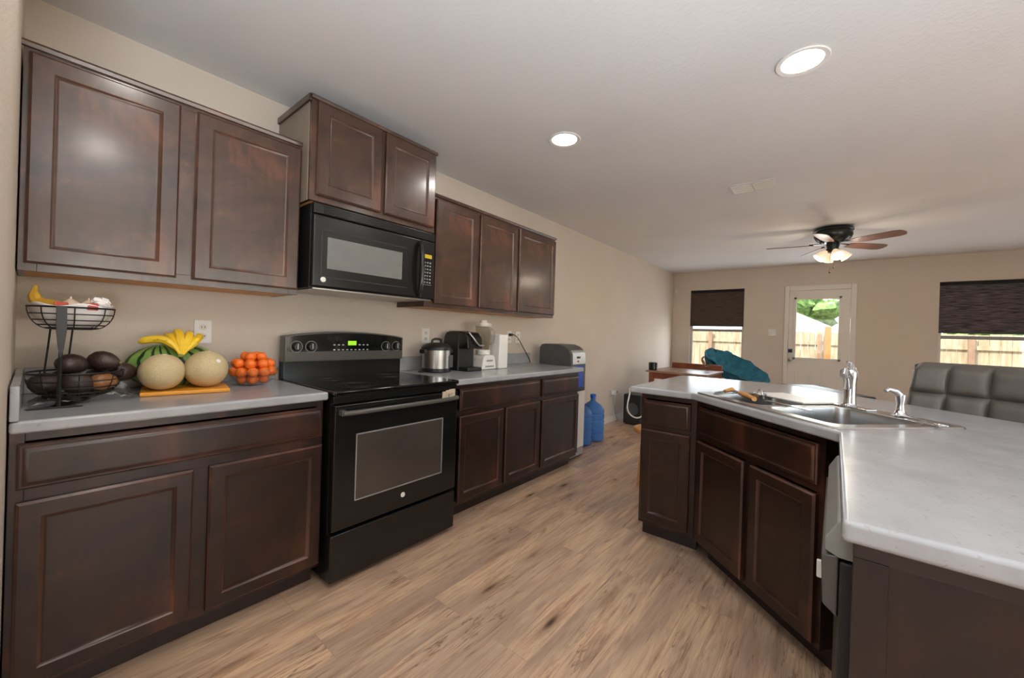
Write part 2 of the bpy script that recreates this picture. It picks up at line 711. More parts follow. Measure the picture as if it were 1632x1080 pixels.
def window(idx, y0, y1, z0, z1, midz, mullion=None):
    w = struct(thing('window_%d' % idx, 'x', 'window', (0, 0, 0)))
    del w['label'], w['category']
    fb = MB()
    t = .035
    xa, xb = XF + .07, XF + .12
    fb.box(xa, xb, y0, y0 + t, z0, z1, .004)
    fb.box(xa, xb, y1 - t, y1, z0, z1, .004)
    fb.box(xa, xb, y0, y1, z0, z0 + t, .004)
    fb.box(xa, xb, y0, y1, z1 - t, z1, .004)
    if mullion:
        fb.box(xa, xb, mullion - .03, mullion + .03, z0, z1, .004)
    fb.build('window_frame', M['whitewarm'], w)
    MB().box(xa - .006, xb + .01, y0 + t, y1 - t, midz - .022, midz + .022, .004).build('meeting_rail', M['grey'], w)
    MB().box(xa + .02, xa + .026, y0 + t, y1 - t, z0 + t, z1 - t).build('pane', M['glass'], w)
    MB().box(XF - .02, xa, y0 - .02, y1 + .02, z0 - .025, z0, .006).build('sill', M['trim'], w)
    return w


window(1, *W1, 1.385)
window(2, *W2, 1.345, None)


def roller(y0, y1, z0, z1, mat, label):
    o = thing('woven_shade', label, 'window shade', (XF + .035, (y0 + y1) / 2, z0))
    w = (y1 - y0) / 2
    mb = MB()
    n = 16
    hh = z1 - z0
    # gently pleated sheet with thickness
    for i in range(n):
        a, b = i * hh / n, (i + 1) * hh / n
        mb.box(-.006 - .002 * (i % 2), .004, -w, w, a, b + .001)
    mb.build('shade_cloth', mat, o)
    MB().box(-.025, .02, -w, w, hh - .045, hh, .006).build('headrail', M['darkgap'], o)
    MB().box(-.012, .010, -w, w, 0, .022, .004).build('bottom_rail', M['blackmat'], o)
    return o


roller(-1.197, -.318, 1.455, 2.117, M['shadeA'], 'dark brown woven shade half lowered over the narrow far window')
roller(-5.297, -3.533, 1.40, 2.092, M['shadeB'], 'charcoal streaked woven shade over the wide window at the right')

# far door
dr = struct(thing('door_1', '', ''))
del dr['label'], dr['category']
fb = MB()
for (a, b, z0, z1) in ((-1.845, -1.785, 0, 2.125), (-2.68, -2.615, 0, 2.125), (-2.6145, -1.8455, 2.05, 2.125)):
    fb.box(XF - .018, XF + .10, a, b, z0, z1, .006)
fb.build('door_frame', M['trim'], dr)
gy0, gy1, gz0, gz1 = -2.49, -1.93, .955, 1.92
fb = MB()
xa, xb = XF + .005, XF + .05
fb.box(xa, xb, -2.612, gy0, .01, 2.045)
fb.box(xa, xb, gy1, -1.848, .01, 2.045)
fb.box(xa, xb, gy0, gy1, .01, gz0)
fb.box(xa, xb, gy0, gy1, gz1, 2.045)
for (a, b) in ((-2.50, -2.28), (-2.17, -1.95)):          # two raised panels
    fb.box(xa - .008, xa + .002, a, b, .20, .78, .006)
    fb.box(xa - .013, xa - .004, a + .03, b - .03, .23, .75, .005)
slab = fb.build('door_slab', M['trim'], dr)
fb = MB()
for (a, b, z0, z1) in ((gy0 - .02, gy0 + .015, gz0 - .02, gz1 + .02), (gy1 - .015, gy1 + .02, gz0 - .02, gz1 + .02), (gy0 - .02, gy1 + .02, gz0 - .02, gz0 + .015), (gy0 - .02, gy1 + .02, gz1 - .015, gz1 + .02)):
    fb.box(xa - .012, xa + .05, a, b, z0, z1, .004)
fb.build('glazing_bead', M['trim'], dr)
MB().box(xa + .02, xa + .026, gy0, gy1, gz0, gz1).build('pane', M['glass'], dr)
MB().box(xa - .022, xa, -1.905, -1.850, 1.045, 1.10, .004).build('deadbolt', M['blackmat'], dr)
MB().cyl((xa, -1.878, .93), (xa - .02, -1.878, .93), .03).ell((xa - .05, -1.878, .93), .028, .027, .027).cyl((xa - .02, -1.878, .93), (xa - .04, -1.878, .93), .012).build('door_knob', M['steel'], dr)

# ------------------------------------------------------------------ cabinets
def door_mesh(w, h, t=.022, fw=.057, kind='door'):
    """front at y=-t, back at y=0, x 0..w, z 0..h"""
    mb = MB()
    if kind == 'door':
        prof = [(0, 0), (0, -t + .007), (.007, -t), (fw - .002, -t), (fw + .006, -t + .008), (fw + .009, -t + .009), (fw + .012, -t + .011)]
        worn_lit = {1, 3}  # bevel rings in the lighter colour: wear plus painted highlight
    else:
        prof = [(0, 0), (0, -t + .011), (.005, -t + .007), (.010, -t + .007), (.017, -t + .001), (.022, -t), (.026, -t)]
        worn_lit = {1, 3}
    loops = []
    for ins, y in prof:
        loops.append([mb.b.verts.new(p) for p in ((ins, y, ins), (w - ins, y, ins), (w - ins, y, h - ins), (ins, y, h - ins))])
    for i, (A, B) in enumerate(zip(loops, loops[1:])):
        for k in range(4):
            fc_ = mb.b.faces.new((A[k], A[(k + 1) % 4], B[(k + 1) % 4], B[k]))
            if i in worn_lit:
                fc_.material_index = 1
    mb.b.faces.new(loops[-1])
    mb.b.faces.new(loops[0][::-1])
    return mb


def add_door(parent, x0, x1, z0, z1, yf, mat, name='door', kind='door', fw=.057):
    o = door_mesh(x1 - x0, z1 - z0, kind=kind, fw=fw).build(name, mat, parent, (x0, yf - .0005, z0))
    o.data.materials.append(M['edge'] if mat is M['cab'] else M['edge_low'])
    return o


def wall_cabinet(label, x0, x1, z0, z1, depth, doors, group=None, trim=True, side=None):
    o = thing('wall_cabinet', label, 'cabinet', (x0, -.001, z0), 0, group)
    w, h = x1 - x0, z1 - z0
    mb = MB()
    th = .016
    mb.box(0, th, -depth + .018, 0, 0, h)
    mb.box(w - th, w, -depth + .018, 0, 0, h)
    mb.box(th, w - th, -depth + .018, 0, .02, .036)
    mb.box(th, w - th, -depth + .018, 0, h - .016, h)
    mb.box(th, w - th, -.01, 0, .036, h - .016)
    mb.build('carcass', M['cab'] if side is None else side, o)
    mb = MB()
    st = .042
    mb.box(0, st, -depth, -depth + .018, 0, h, .0015)
    mb.box(w - st, w, -depth, -depth + .018, 0, h, .0015)
    mb.box(st, w - st, -depth, -depth + .018, 0, st, .0015)
    mb.box(st, w - st, -depth, -depth + .018, h - st, h, .0015)
    for a, b in zip(doors, doors[1:]):
        m = (a[1] + b[0]) / 2 - x0
        mb.box(m - .035, m + .035, -depth, -depth + .018, st, h - st, .0015)
    mb.build('face_frame', M['cab'], o)
    MB().box(th, w - th, -depth + .02, -.012, .001, .0195).build('underside_panel', M['under'], o)
    if trim:
        MB().prism([(0, 0), (-.012, 0), (-.016, .012), (-.008, .022), (0, .022)], -.004, w + .004, axis='x').xf(Matrix.Translation((0, -depth + .001, h - .022))).build('top_trim', M['cab'], o)
    for (a, b, c, d) in doors:
        add_door(o, a - x0, b - x0, c - z0, d - z0, -depth, M['cab'])
    return o


wall_cabinet('wide two-door dark wood wall cabinet at the far left above the fruit', .003, .893, 1.372, 2.150, .31,
             [(.017, .413, 1.398, 2.112), (.466, .887, 1.398, 2.112)])
hood = wall_cabinet('raised two-door dark wood cabinet directly above the microwave', .897, 1.684, 1.847, 2.372, .405,
                    [(.925, 1.284, 1.877, 2.345), (1.309, 1.668, 1.877, 2.345)], side=M['cab'])
# paler side panel and its returned trim
MB().box(-.003, 0, -.385, -.002, .0, .525).build('side_panel', M['cabside'], hood)['label'] = 'pale taupe side panel'
MB().box(-.014, -.0005, -.407, -.002, .49, .525, .004).build('side_trim', M['cab'], hood)
wall_cabinet('two-door dark wood wall cabinet just right of the microwave', 1.693, 2.657, 1.372, 2.150, .31,
             [(1.765, 2.168, 1.398, 2.112), (2.197, 2.645, 1.398, 2.112)])
wall_cabinet('single-door dark wood wall cabinet at the right end of the row', 2.660, 3.245, 1.372, 2.150, .31,
             [(2.675, 3.232, 1.398, 2.112)])


def base_cabinet(label, loc, rz, w, fronts, depth=.60, toe=True, h=.875, group=None, toe_l=0, toe_r=0, stiles=()):
    """front plane y=-depth; back y=0; fronts: (kind,x0,x1,z0,z1)"""
    o = thing('base_cabinet', label, 'cabinet', loc, rz, group)
    mb = MB()
    mb.box(0, .016, -depth + .018, 0, .10, h)
    mb.box(w - .016, w, -depth + .018, 0, .10, h)
    mb.box(.016, w - .016, -depth + .018, 0, .10, .116)
    mb.box(.016, w - .016, -.012, 0, .116, h)
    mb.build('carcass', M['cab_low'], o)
    mb = MB()
    st = .03
    mb.box(0, st, -depth, -depth + .018, .095, h, .0015)
    mb.box(w - st, w, -depth, -depth + .018, .095, h, .0015)
    mb.box(st, w - st, -depth, -depth + .018, h - .03, h, .0015)
    mb.box(st, w - st, -depth, -depth + .018, .66, .715, .0015)
    mb.box(st, w - st, -depth, -depth + .018, .095, .13, .0015)
    for m in stiles:
        mb.box(m - .03, m + .03, -depth, -depth + .018, .13, .66, .0015)
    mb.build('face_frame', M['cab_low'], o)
    MB().box(toe_l, w - toe_r, -depth + .075, -depth + .087, 0, .10).build('toe_kick', M['toe'], o)
    for (k, a, b, c, d) in fronts:
        add_door(o, a, b, c, d, -depth, M['cab_low'], 'drawer_front' if k == 'd' else 'door', 'drawer' if k == 'd' else 'door', fw=.05)
    return o


base_cabinet('dark wood base cabinet at the left under the fruit, two doors', (.003, -.001, 0), 0, .905,
             [('d', .016, .899, .705, .840), ('p', .016, .427, .115, .668), ('p', .474, .899, .115, .668)], stiles=(.45,))
base_cabinet('dark wood base cabinet right of the black range, wide drawer over two doors', (1.693, -.001, 0), 0, .965,
             [('d', .072, .945, .705, .846), ('p', .072, .500, .125, .672), ('p', .524, .950, .125, .672)], stiles=(.512,))
base_cabinet('dark wood single-door base cabinet at the far end of the range wall', (2.661, -.001, 0), 0, .600,
             [('d', .012, .590, .705, .846), ('p', .012, .590, .125, .672)])


# worktops -------------------------------------------------------------
def slab_top(mb, pts, z0=.876, z1=.914, bev=.009):
    mb.prism(pts, z0, z1, bev, 3)


mb = MB()
slab_top(mb, [(.003, -.001), (.003, -.650), (.910, -.650), (.910, -.001)])
o = mb.build('countertop', M['counter'])
tag(o, 'light grey speckled worktop left of the range, under the fruit', 'countertop')
MB().box(.022, .910, -.020, -.002, .9142, 1.016, .004).build('backsplash', M['counter'], o)
MB().box(.003, .022, -.655, -.002, .9142, 1.016, .004).build('side_splash', M['counter'], o)
mb = MB()
slab_top(mb, [(1.690, -.001), (1.690, -.650), (3.285, -.650), (3.285, -.001)])
o = mb.build('countertop', M['counter'])
tag(o, 'light grey speckled worktop right of the range, under the coffee maker', 'countertop')
MB().box(1.690, 3.285, -.020, -.002, .9142, 1.016, .004).build('backsplash', M['counter'], o)

# ------------------------------------------------------------------ peninsula
TH = math.radians(-133)
DX = Vector((math.cos(TH), math.sin(TH), 0))       # along the diagonal front, left to right seen from the kitchen
DN = Vector((math.sin(TH), -math.cos(TH), 0))      # outward
FA = Vector((2.400, -1.860, 0))


def dg(s, inward, z=0):
    return FA + DX * s - DN * inward + Vector((0, 0, z))


base_cabinet('narrow dark wood peninsula cabinet with one drawer over one door', (3.0, -1.545, 0), -PI / 2, .315,
             [('d', .012, .285, .690, .838), ('p', .012, .285, .120, .664)])
sk = base_cabinet('angled dark wood sink cabinet on the peninsula, two doors', tuple(dg(0, .60)), TH, .785,
                  [('d', .035, .765, .690, .842), ('p', .035, .395, .110, .655), ('p', .435, .765, .110, .655)], stiles=(.415,), toe_l=.03)
mb = MB()
# peninsula back wall (living side) and end panel
lp = [(3.02, -1.55), (3.06, -2.10), (2.42, -2.82), (2.42, -3.08), (.985, -3.08)]
for a, b in zip(lp, lp[1:]):
    d = (Vector(b) - Vector(a)).normalized()
    nn = Vector((-d.y, d.x)) * .03
    a_, b_ = Vector(a), Vector(b)
    mb.prism([tuple(a_), tuple(b_), tuple(b_ + nn), tuple(a_ + nn)], 0, .874)
o = mb.build('peninsula_back_panel', M['cab_low'])
tag(o, 'dark wood panel closing the living room side of the peninsula', 'cabinet panel')
e = thing('peninsula_end_panel', 'large dark wood end panel under the near end of the peninsula', 'cabinet panel', (.945, -3.10, 0))
MB().box(0, .02, 0, .615, 0, .845, .001).build('panel', M['cab_low'], e)
MB().box(-.004, 0, .570, .615, 0, .845, .001).build('corner_strip', M['cab_low'], e)
MB().box(-.002, .02, 0, .615, .845, .875, .001).build('top_rail', M['toe'], e)

cpts = [(2.345, -1.490), (2.345, -1.845), (1.764, -2.468), (.913, -2.468), (.913, -3.12), (2.509, -3.12), (3.40, -2.165), (3.40, -1.480)]
mb = MB()
slab_top(mb, cpts)
ctop = mb.build('countertop', M['counter'])
tag(ctop, 'long angled light grey peninsula worktop holding the sink', 'countertop')
# sink cut-out (x along diagonal, y inward) in the sink's own frame
SK_S0, SK_S1, SK_I0, SK_I1 = .020, .845, -.022, .525     # along / inward from the face line


def sinkP(s, i, z):
    return dg(s, i, z)


cut = MB()
t = [(SK_S0 + .02, SK_I0 + .02), (SK_S1 - .02, SK_I0 + .02), (SK_S1 - .02, SK_I1 - .02), (SK_S0 + .02, SK_I1 - .02)]
cut.prism([tuple(sinkP(a, b, 0).xy) for a, b in t], .6, 1.1)
co = cut.build('cutter', M['counter'])
ctop.modifiers.clear()
bm_ = ctop.modifiers.new('cut', 'BOOLEAN')
bm_.operation = 'DIFFERENCE'
bm_.object = co
bm_.solver = 'EXACT'
bpy.context.view_layer.update()
dgp = bpy.context.evaluated_depsgraph_get()
nm = bpy.data.meshes.new_from_object(ctop.evaluated_get(dgp))
for m_ in list(ctop.modifiers):
    ctop.modifiers.remove(m_)
ctop.data = nm
nm.set_sharp_from_angle(angle=math.radians(38))
wm = ctop.modifiers.new('weighted', 'WEIGHTED_NORMAL')
wm.keep_sharp = True
wm.weight = 90
bpy.data.objects.remove(co)


def rrect(x0, x1, y0, y1, rad, n=5):
    out = []
    for (cx, cy, a) in ((x1 - rad, y1 - rad, 0), (x0 + rad, y1 - rad, PI / 2), (x0 + rad, y0 + rad, PI), (x1 - rad, y0 + rad, 3 * PI / 2)):
        for k in range(n + 1):
            out.append((cx + rad * math.cos(a + k * PI / 2 / n), cy + rad * math.sin(a + k * PI / 2 / n)))
    return out


sink = thing('kitchen_sink', 'double-bowl stainless steel sink dropped into the angled worktop', 'sink', tuple(dg(0, 0, .9145)), TH)
# local: x along, y inward = +y
mb = MB()
zt = .006
outer = rrect(SK_S0, SK_S1, SK_I0, SK_I1, .03)
b1 = rrect(SK_S0 + .045, .415, SK_I0 + .045, SK_I1 - .10, .05)
b2 = rrect(.450, SK_S1 - .045, SK_I0 + .045, SK_I1 - .10, .05)


def loopverts(pts, z):
    return [mb.b.verts.new((p[0], p[1], z)) for p in pts]


lo, l1, l2 = loopverts(outer, zt), loopverts(b1, zt), loopverts(b2, zt)
edges = []
for L in (lo, l1, l2):
    for k in range(len(L)):
        edges.append(mb.b.edges.new((L[k], L[(k + 1) % len(L)])))
bmesh.ops.triangle_fill(mb.b, use_beauty=True, use_dissolve=False, edges=edges)
lo2 = [mb.b.verts.new((v.co.x + (.004 if v.co.x > .43 else -.004), v.co.y + (.004 if v.co.y > .25 else -.004), 0)) for v in lo]
for k in range(len(lo)):
    k2 = (k + 1) % len(lo)
    mb.b.faces.new((lo[k], lo[k2], lo2[k2], lo2[k]))
mb.build('sink_deck', M['steel'], sink)
for bl in (b1, b2):
    mb = MB()
    cx = sum(p[0] for p in bl) / len(bl)
    cy = sum(p[1] for p in bl) / len(bl)
    prev = None
    for (k, z) in ((1, zt), (.985, zt - .004), (.97, -.03), (.93, -.155), (.87, -.178), (.25, -.186), (.2, -.19)):
        L = [mb.b.verts.new((cx + (p[0] - cx) * k, cy + (p[1] - cy) * k, z)) for p in bl]
        if prev:
            for j in range(len(L)):
                mb.b.faces.new((prev[j], prev[(j + 1) % len(L)], L[(j + 1) % len(L)], L[j]))
        prev = L
    mb.b.faces.new(prev)
    bo = mb.build('basin', M['steel'], sink)
    MB().lathe([(.0, .004), (.028, .004), (.036, .001), (.036, -.002)], (cx, cy, -.186)).build('drain', M['chrome'], bo)
# faucet on the rear deck
fc = thing('kitchen_faucet', 'chrome single-lever faucet behind the middle of the sink', 'faucet', tuple(dg(.455, .462, .921)), TH)
MB().lathe([(0, 0), (.034, 0), (.034, .006), (.027, .012), (.0235, .02), (.022, .06), (.023, .115), (.026, .14), (.026, .158), (.02, .172), (0, .178)], (0, 0, 0)).build('faucet_body', M['chrome'], fc)
MB().box(-.10, .10, -.028, .028, 0, .006, .003).build('faucet_plate', M['chrome'], fc)
MB().tube([(0, -.01, .09), (.028, -.040, .130), (.055, -.080, .160), (.072, -.108, .166), (.080, -.120, .150)], [.017, .016, .015, .017, .0165], 14).build('spout', M['chrome'], fc)
MB().tube([(0, 0, .165), (-.003, .012, .182), (-.012, .018, .200), (-.018, .0, .206)], [.018, .014, .009, .007], 12).build('faucet_lever', M['chrome'], fc)
sp = thing('side_sprayer', 'small chrome side sprayer at the right end of the sink', 'sprayer', tuple(dg(.672, .455, .921)), TH)
MB().lathe([(0, 0), (.026, 0), (.026, .006), (.019, .014), (.013, .03), (.0125, .055), (.016, .075), (.016, .09), (0, .098)], (0, 0, 0)).build('sprayer_body', M['chrome'], sp)
MB().tube([(0, 0, .085), (-.004, -.02, .105), (-.008, -.05, .112), (-.009, -.062, .104)], [.013, .012, .009, .008], 12).build('sprayer_head', M['chrome'], sp)
o = MB().tube([(0, 0, .006), (.03, -.02, .010), (.085, -.05, .008), (.12, -.066, .006)], [.004, .005, .005, .004], 8).ell((.13, -.072, .008), .02, .012, .006).build('spoon', M['chrome'], None, tuple(dg(.700, .415, .9215)), TH + .4)
tag(o, 'silver spoon lying beside the small chrome sprayer', 'spoon')

# things around the left basin
t1 = thing('kitchen_spatula', 'wooden-handled utensil lying across the left sink bowl, the longer of two', 'utensil', tuple(dg(.150, .150, .9225)), TH - .35)
MB().tube([(-.02, 0, .010), (.05, 0, .011), (.13, 0, .011), (.185, 0, .010)], [.010, .013, .011, .012], 12).build('handle', M['woodhandle'], t1)
MB().box(-.15, -.018, -.018, .018, .006, .009, .001).build('blade', M['blackmat'], t1)
t2 = thing('kitchen_knife', 'short wooden-handled utensil at the back of the left sink bowl', 'utensil', tuple(dg(.075, .110, .9225)), TH + 2.1)
MB().ell((.085, 0, .014), .02, .014, .012).tube([(.0, 0, .010), (.05, 0, .012), (.085, 0, .013)], [.009, .01, .012], 12).build('handle', M['woodhandle'], t2)
MB().box(-.09, .002, -.014, .014, .008, .010, .001).build('blade', M['blackmat'], t2)
o = MB().box(-.16, .16, -.035, .145, 0, .008, .003).build('cutting_board', M['white'], None, tuple(dg(.235, .315, .9215)), TH)
tag(o, 'thin white cutting board bridging the left sink bowl', 'cutting board')
st = thing('sink_strainer', 'small shiny metal strainer cup on the rim of the left sink bowl', 'strainer', tuple(dg(.305, .13, .932)), TH)
MB().lathe([(.0, .002), (.018, .002), (.024, .022), (.030, .024), (.030, .021), (.026, .019), (.020, 0), (0, 0)], (0, 0, 0)).build('strainer_cup', M['steel'], st)
MB().tube([(-.018, 0, .022), (-.012, 0, .038), (0, 0, .044), (.012, 0, .038), (.018, 0, .022)], .0025, 8).build('strainer_handle', M['chrome'], st)
o = MB().box(-.032, .21, -.012, .012, -.003, .001, .001).build('table_knife', M['chrome'], None, tuple(dg(.350, .155, .9255)), TH)
tag(o, 'thin silver table knife lying across the sink divider', 'knife')

# dishwasher under the near leg of the peninsula, seen edge-on
dw = thing('dishwasher', 'black and grey dishwasher seen edge-on under the peninsula', 'dishwasher', (1.66, -2.50, 0), PI)
# local x goes toward the camera (world -x), local -y is world +y (front)
MB().box(0, .60, 0, .56, .08, .86, .004).build('tub', M['dgrey'], dw)
d_ = MB().box(0, .60, -.032, 0, .115, .78, .006).build('door', M['blackmat'], dw)
MB().prism([(-.032, .785), (-.055, .795), (-.055, .82), (-.035, .858), (0, .862), (0, .785)], 0, .60, .004, axis='x').build('control_panel', M['grey'], dw)
MB().prism([(-.032, .665), (-.056, .685), (-.060, .785), (-.032, .789)], .002, .598, .004, axis='x').build('handle', M['panelgrey'], dw)
MB().box(0.02, .58, .03, .04, 0.01, .11).build('toe_panel', M['darkgap'], dw)
for x in (.05, .55):
    MB().cyl((x, .02, 0), (x, .02, .08), .014).build('levelling_foot', M['steel'], dw)
o = MB().box(.0, .012, -.05, -.035, 0, .045, .003).build('dishwasher_latch', M['white'], dw, (.30, -.022, .60))

# white cord hanging off the worktop end
pts = [(2.36, -1.483, .9), (2.37, -1.478, .86), (2.38, -1.462, .78), (2.41, -1.468, .73), (2.45, -1.495, .705), (2.50, -1.518, .72), (2.55, -1.524, .77), (2.58, -1.522, .85)]
o = MB().tube(smooth(pts), .0045, 8).build('power_cord', M['white'])
tag(o, 'white cord looping down from the far end of the peninsula worktop', 'cord')

# ------------------------------------------------------------------ range
rg = thing('electric_range', 'black electric range with glass top between the two base cabinets', 'stove', (.918, -.004, 0))
w = .762
MB().box(.004, w - .004, -.640, -.03, .03, .895, .003).build('range_body', M['black'], rg)
MB().box(0, w, -.690, -.085, .896, .918, .007, 3).build('cooktop', M['glassblack'], rg)
brn = M['burner'] = plain('burner_ring_print', '3a3a3a', .12)
for (cx, cy, rr_) in ((.20, -.52, .105), (.57, -.52, .085), (.20, -.24, .075), (.57, -.24, .095)):
    m2 = MB()
    for q in (rr_, rr_ * .62):
        m2.lathe([(q, .0), (q, .0006), (q - .004, .0006), (q - .004, .0)], (cx, cy, .918), 40)
    m2.build('burner_ring', brn, rg)
# backguard
bg = MB()
n = 14
top = [(w * i / n, 1.158 + .030 * math.sin(PI * i / n) ** .8) for i in range(n + 1)]
poly = [(0, 1.010)] + top + [(w, 1.010)]
bg.prism(poly, -.105, -.035, .006, 3, axis='y')
bgo = bg.build('backguard', M['panelgrey'], rg)
MB().box(.004, w - .004, -.085, -.02, .90, 1.035, .004).build('backguard_riser', M['black'], rg)
ov = MB()
band = [(.012, 1.07)] + [(w * i / n if 0 < i < n else (.012 if i == 0 else w - .012), 1.150 + .030 * math.sin(PI * i / n) ** .8) for i in range(n + 1)] + [(w - .012, 1.07)]
ov.prism(band, -.107, -.1052, axis='y')
ov.build('control_fascia', M['glassblack'], rg)
for kx in (.060, .140, .625, .705):
    kb = MB().cyl((kx, -.107, 1.098), (kx, -.128, 1.098), .023, .019).build('control_knob', M['blackmat'], rg)
    MB().box(kx - .0015, kx + .0015, -.130, -.128, 1.085, 1.116).build('pointer', M['white'], kb)
for kx in (.060, .140, .625, .705):
    MB().lathe([(.0300, 0), (.0330, 0), (.0330, .0012), (.0300, .0012)], (0, 0, 0), 28).xf(Matrix.Rotation(PI / 2, 4, 'X')).build('dial_marking', M['grey'], rg, (kx, -.1072, 1.098))
kb0 = None
for i in range(9):
    for j in range(2):
        if 3 <= i <= 5 and j:
            continue
        if kb0 is None:
            kb0 = kb1 = MB().box(-.006, .006, -.0014, 0, 0, .005).build('button', M['white'], rg)
        else:
            kb1 = copy_tree(kb0, rg)
        kb1.location = (.275 + i * .027, -.107, 1.075 + j * .030)
MB().box(.360, .415, -.1088, -.107, 1.105, 1.132, .001).build('clock_display', M['green_led'], rg)
# door, handle, drawer
rd = MB().box(.004, w - .004, -.684, -.642, .268, .852, .006, 3).build('oven_door', M['black'], rg)
MB().box(.115, .640, -.6862, -.684, .392, .702, .001).build('oven_window', M['ovenglass'], rd)
wf = MB()
for (a, b, c, d) in ((.110, .645, .386, .392), (.110, .645, .702, .708), (.110, .115, .386, .708), (.640, .646, .386, .708)):
    wf.box(a, b, -.6875, -.684, c, d, .0005)
wf.build('window_border', M['grey'], rd)
MB().cyl((.385, -.684, .335), (.385, -.6875, .335), .013, .012).build('round_emblem', M['white'], rd)
MB().tube([(.03, -.712, .818), (.10, -.722, .818), (w / 2, -.724, .818), (w - .10, -.722, .818), (w - .03, -.712, .818)], .012, 12).box(.022, .05, -.715, -.68, .806, .83, .004).box(w - .05, w - .022, -.715, -.68, .806, .83, .004).build('oven_handle', M['panelgrey'], rd)
MB().box(.002, w - .002, -.672, -.64, .858, .894, .004).build('vent_trim', M['black'], rg)
MB().box(.002, w - .002, -.680, -.640, .030, .250, .008, 3).build('storage_drawer', M['black'], rg)
MB().box(.03, w - .03, -.62, -.60, 0.0, .03).build('plinth', M['darkgap'], rg)
lt = thing('child_lock', 'beige child safety latch stuck on the right corner of the oven door', 'latch', (1.548, -.7025, .815))
MB().box(0, .045, 0, .012, -.01, .045, .004).build('latch_base', M['beige'], lt)
MB().box(.052, .095, 0, .012, .0, .055, .004).build('latch_arm', M['beige'], lt)
MB().box(.02, .08, -.006, .004, .03, .052, .003).build('strap', M['beige'], lt)

# ------------------------------------------------------------------ microwave
mw = thing('microwave_oven', 'black over-the-range microwave mounted under the raised cabinet', 'microwave', (.918, -.004, 1.405))
w, h = .768, .435
MB().box(0, w, -.378, 0, 0.006, h, .004).build('microwave_body', M['blackmat'], mw)
md = MB().box(0, .660, -.414, -.379, .012, h - .058, .008, 3).build('microwave_door', M['black'], mw)
MB().box(.072, .522, -.4158, -.414, .108, .270, .002).build('door_window', M['mwglass'], md)
wf = MB()
for (a, b, c, d) in ((.040, .560, .060, .066), (.040, .560, .300, .306), (.040, .046, .060, .306)):
    wf.box(a, b, -.4152, -.414, c, d, .0005)
wf.build('door_outline', M['blackmat'], md)
MB().cyl((.055, -.414, .050), (.055, -.417, .050), .014, .013).build('round_emblem', M['white'], md)
MB().tube([(.640, -.414, .030), (.640, -.440, .050), (.640, -.452, .12), (.640, -.455, .19), (.640, -.452, .27), (.640, -.440, .335), (.640, -.414, .352)], [.014, .015, .016, .017, .016, .015, .014], 12).build('microwave_handle', M['black'], md)
MB().box(.663, w, -.412, -.379, .012, h - .058, .006, 3).build('control_panel', M['black'], mw)
MB().box(.685, .745, -.4136, -.412, .268, .292, .001).build('microwave_display', M['yellow_led'], mw)
kp = MB()
for i in range(3):
    for j in range(7):
        kp.box(.688 + i * .020, .700 + i * .020, -.4132, -.412, .110 + j * .021, .118 + j * .021)
kp.box(.683, .747, -.4128, -.412, .098, .100)
kp.build('keypad', M['grey'], mw)
MB().box(0, w, -.412, -.379, h - .055, h, .006, 3).build('vent_grille', M['black'], mw)
vs = MB()
for i in range(5):
    z = h - .048 + i * .0085
    vs.box(.05, w - .05, -.4135, -.411, z, z + .004)
vs.build('vent_slot', M['darkgap'], mw)
MB().box(.01, w - .01, -.40, -.01, 0, .006).build('underside', M['steel'], mw)

# ------------------------------------------------------------------ wall plates and cords
def outlet(x, z, label, group=None, parts=True):
    o = thing('wall_outlet', label, 'outlet', (x, -.001, z), 0, group)
    MB().box(-.036, .036, -.006, 0, -.058, .058, .003).build('cover_plate', M['white'], o)
    for dz in (-.022, .022):
        s_ = MB().lathe([(0, 0), (.016, 0), (.016, .003), (0, .003)], (0, 0, 0), 20).xf(Matrix.Rotation(PI / 2, 4, 'X')).build('socket', M['whitewarm'], o, (0, -.006, dz))
        MB().box(-.007, -.005, -.0105, -.0085, -.004, .006).box(.005, .007, -.0105, -.0085, -.004, .006).build('slot', M['darkgap'], s_, (0, .006, 0))
    return o


outlet(.578, 1.17, 'white duplex outlet on the wall above the melons')
outlet(1.955, 1.17, 'white outlet plate on the wall behind the pressure cooker')
outlet(2.952, 1.175, 'white outlet with a black plug in it, left of the pair')
outlet(3.085, 1.172, 'white wall plate just right of the plugged-in outlet')
outlet(5.25, .40, 'white outlet with a charger, low on the left wall')
outlet(7.04, .63, 'small wall outlet far down the left wall, near the corner')
pc = thing('power_cord', 'black plug and cord running from the wall outlet down to the worktop', 'cord', (2.952, -.008, 1.197))
MB().box(-.018, .018, -.034, -.008, -.013, .013, .005).build('plug', M['blackmat'], pc)
MB().tube(smooth([(0, -.03, 0), (.03, -.045, -.004), (.09, -.045, -.04), (.18, -.04, -.13), (.27, -.035, -.22), (.31, -.030, -.2765)]), .0045, 8).build('cable', M['blackmat'], pc)
ch = thing('wall_charger', 'white charger box plugged into the low outlet beyond the bottles', 'charger', (5.25, -.016, .42))
MB().box(-.05, .05, -.045, 0, -.03, .035, .006).build('charger_body', M['white'], ch)
MB().box(.052, .085, -.04, -.01, -.012, .022, .004).build('dark_plug', M['blackmat'], ch)
MB().tube([(0, -.02, -.03), (-.02, -.03, -.12), (.02, -.03, -.2), (.03, -.04, -.3), (.10, -.05, -.41)], .004, 6).build('cable', M['grey'], ch)
sw = thing('light_switch', 'white light switch plate on the far wall beside the door', 'switch', (XF - .001, -1.626, 1.36))
MB().box(-.006, 0, -.058, .058, -.058, .058, .003).build('cover_plate', M['white'], sw)
for dy in (-.024, .024):
    MB().box(-.014, -.006, dy - .006, dy + .006, -.012, .012, .002).build('toggle', M['white'], sw)
sd = MB().box(-.025, 0, -.03, .03, -.04, .04, .006).build('motion_sensor', M['whitewarm'], None, (XF - .002, -.06, 2.12))
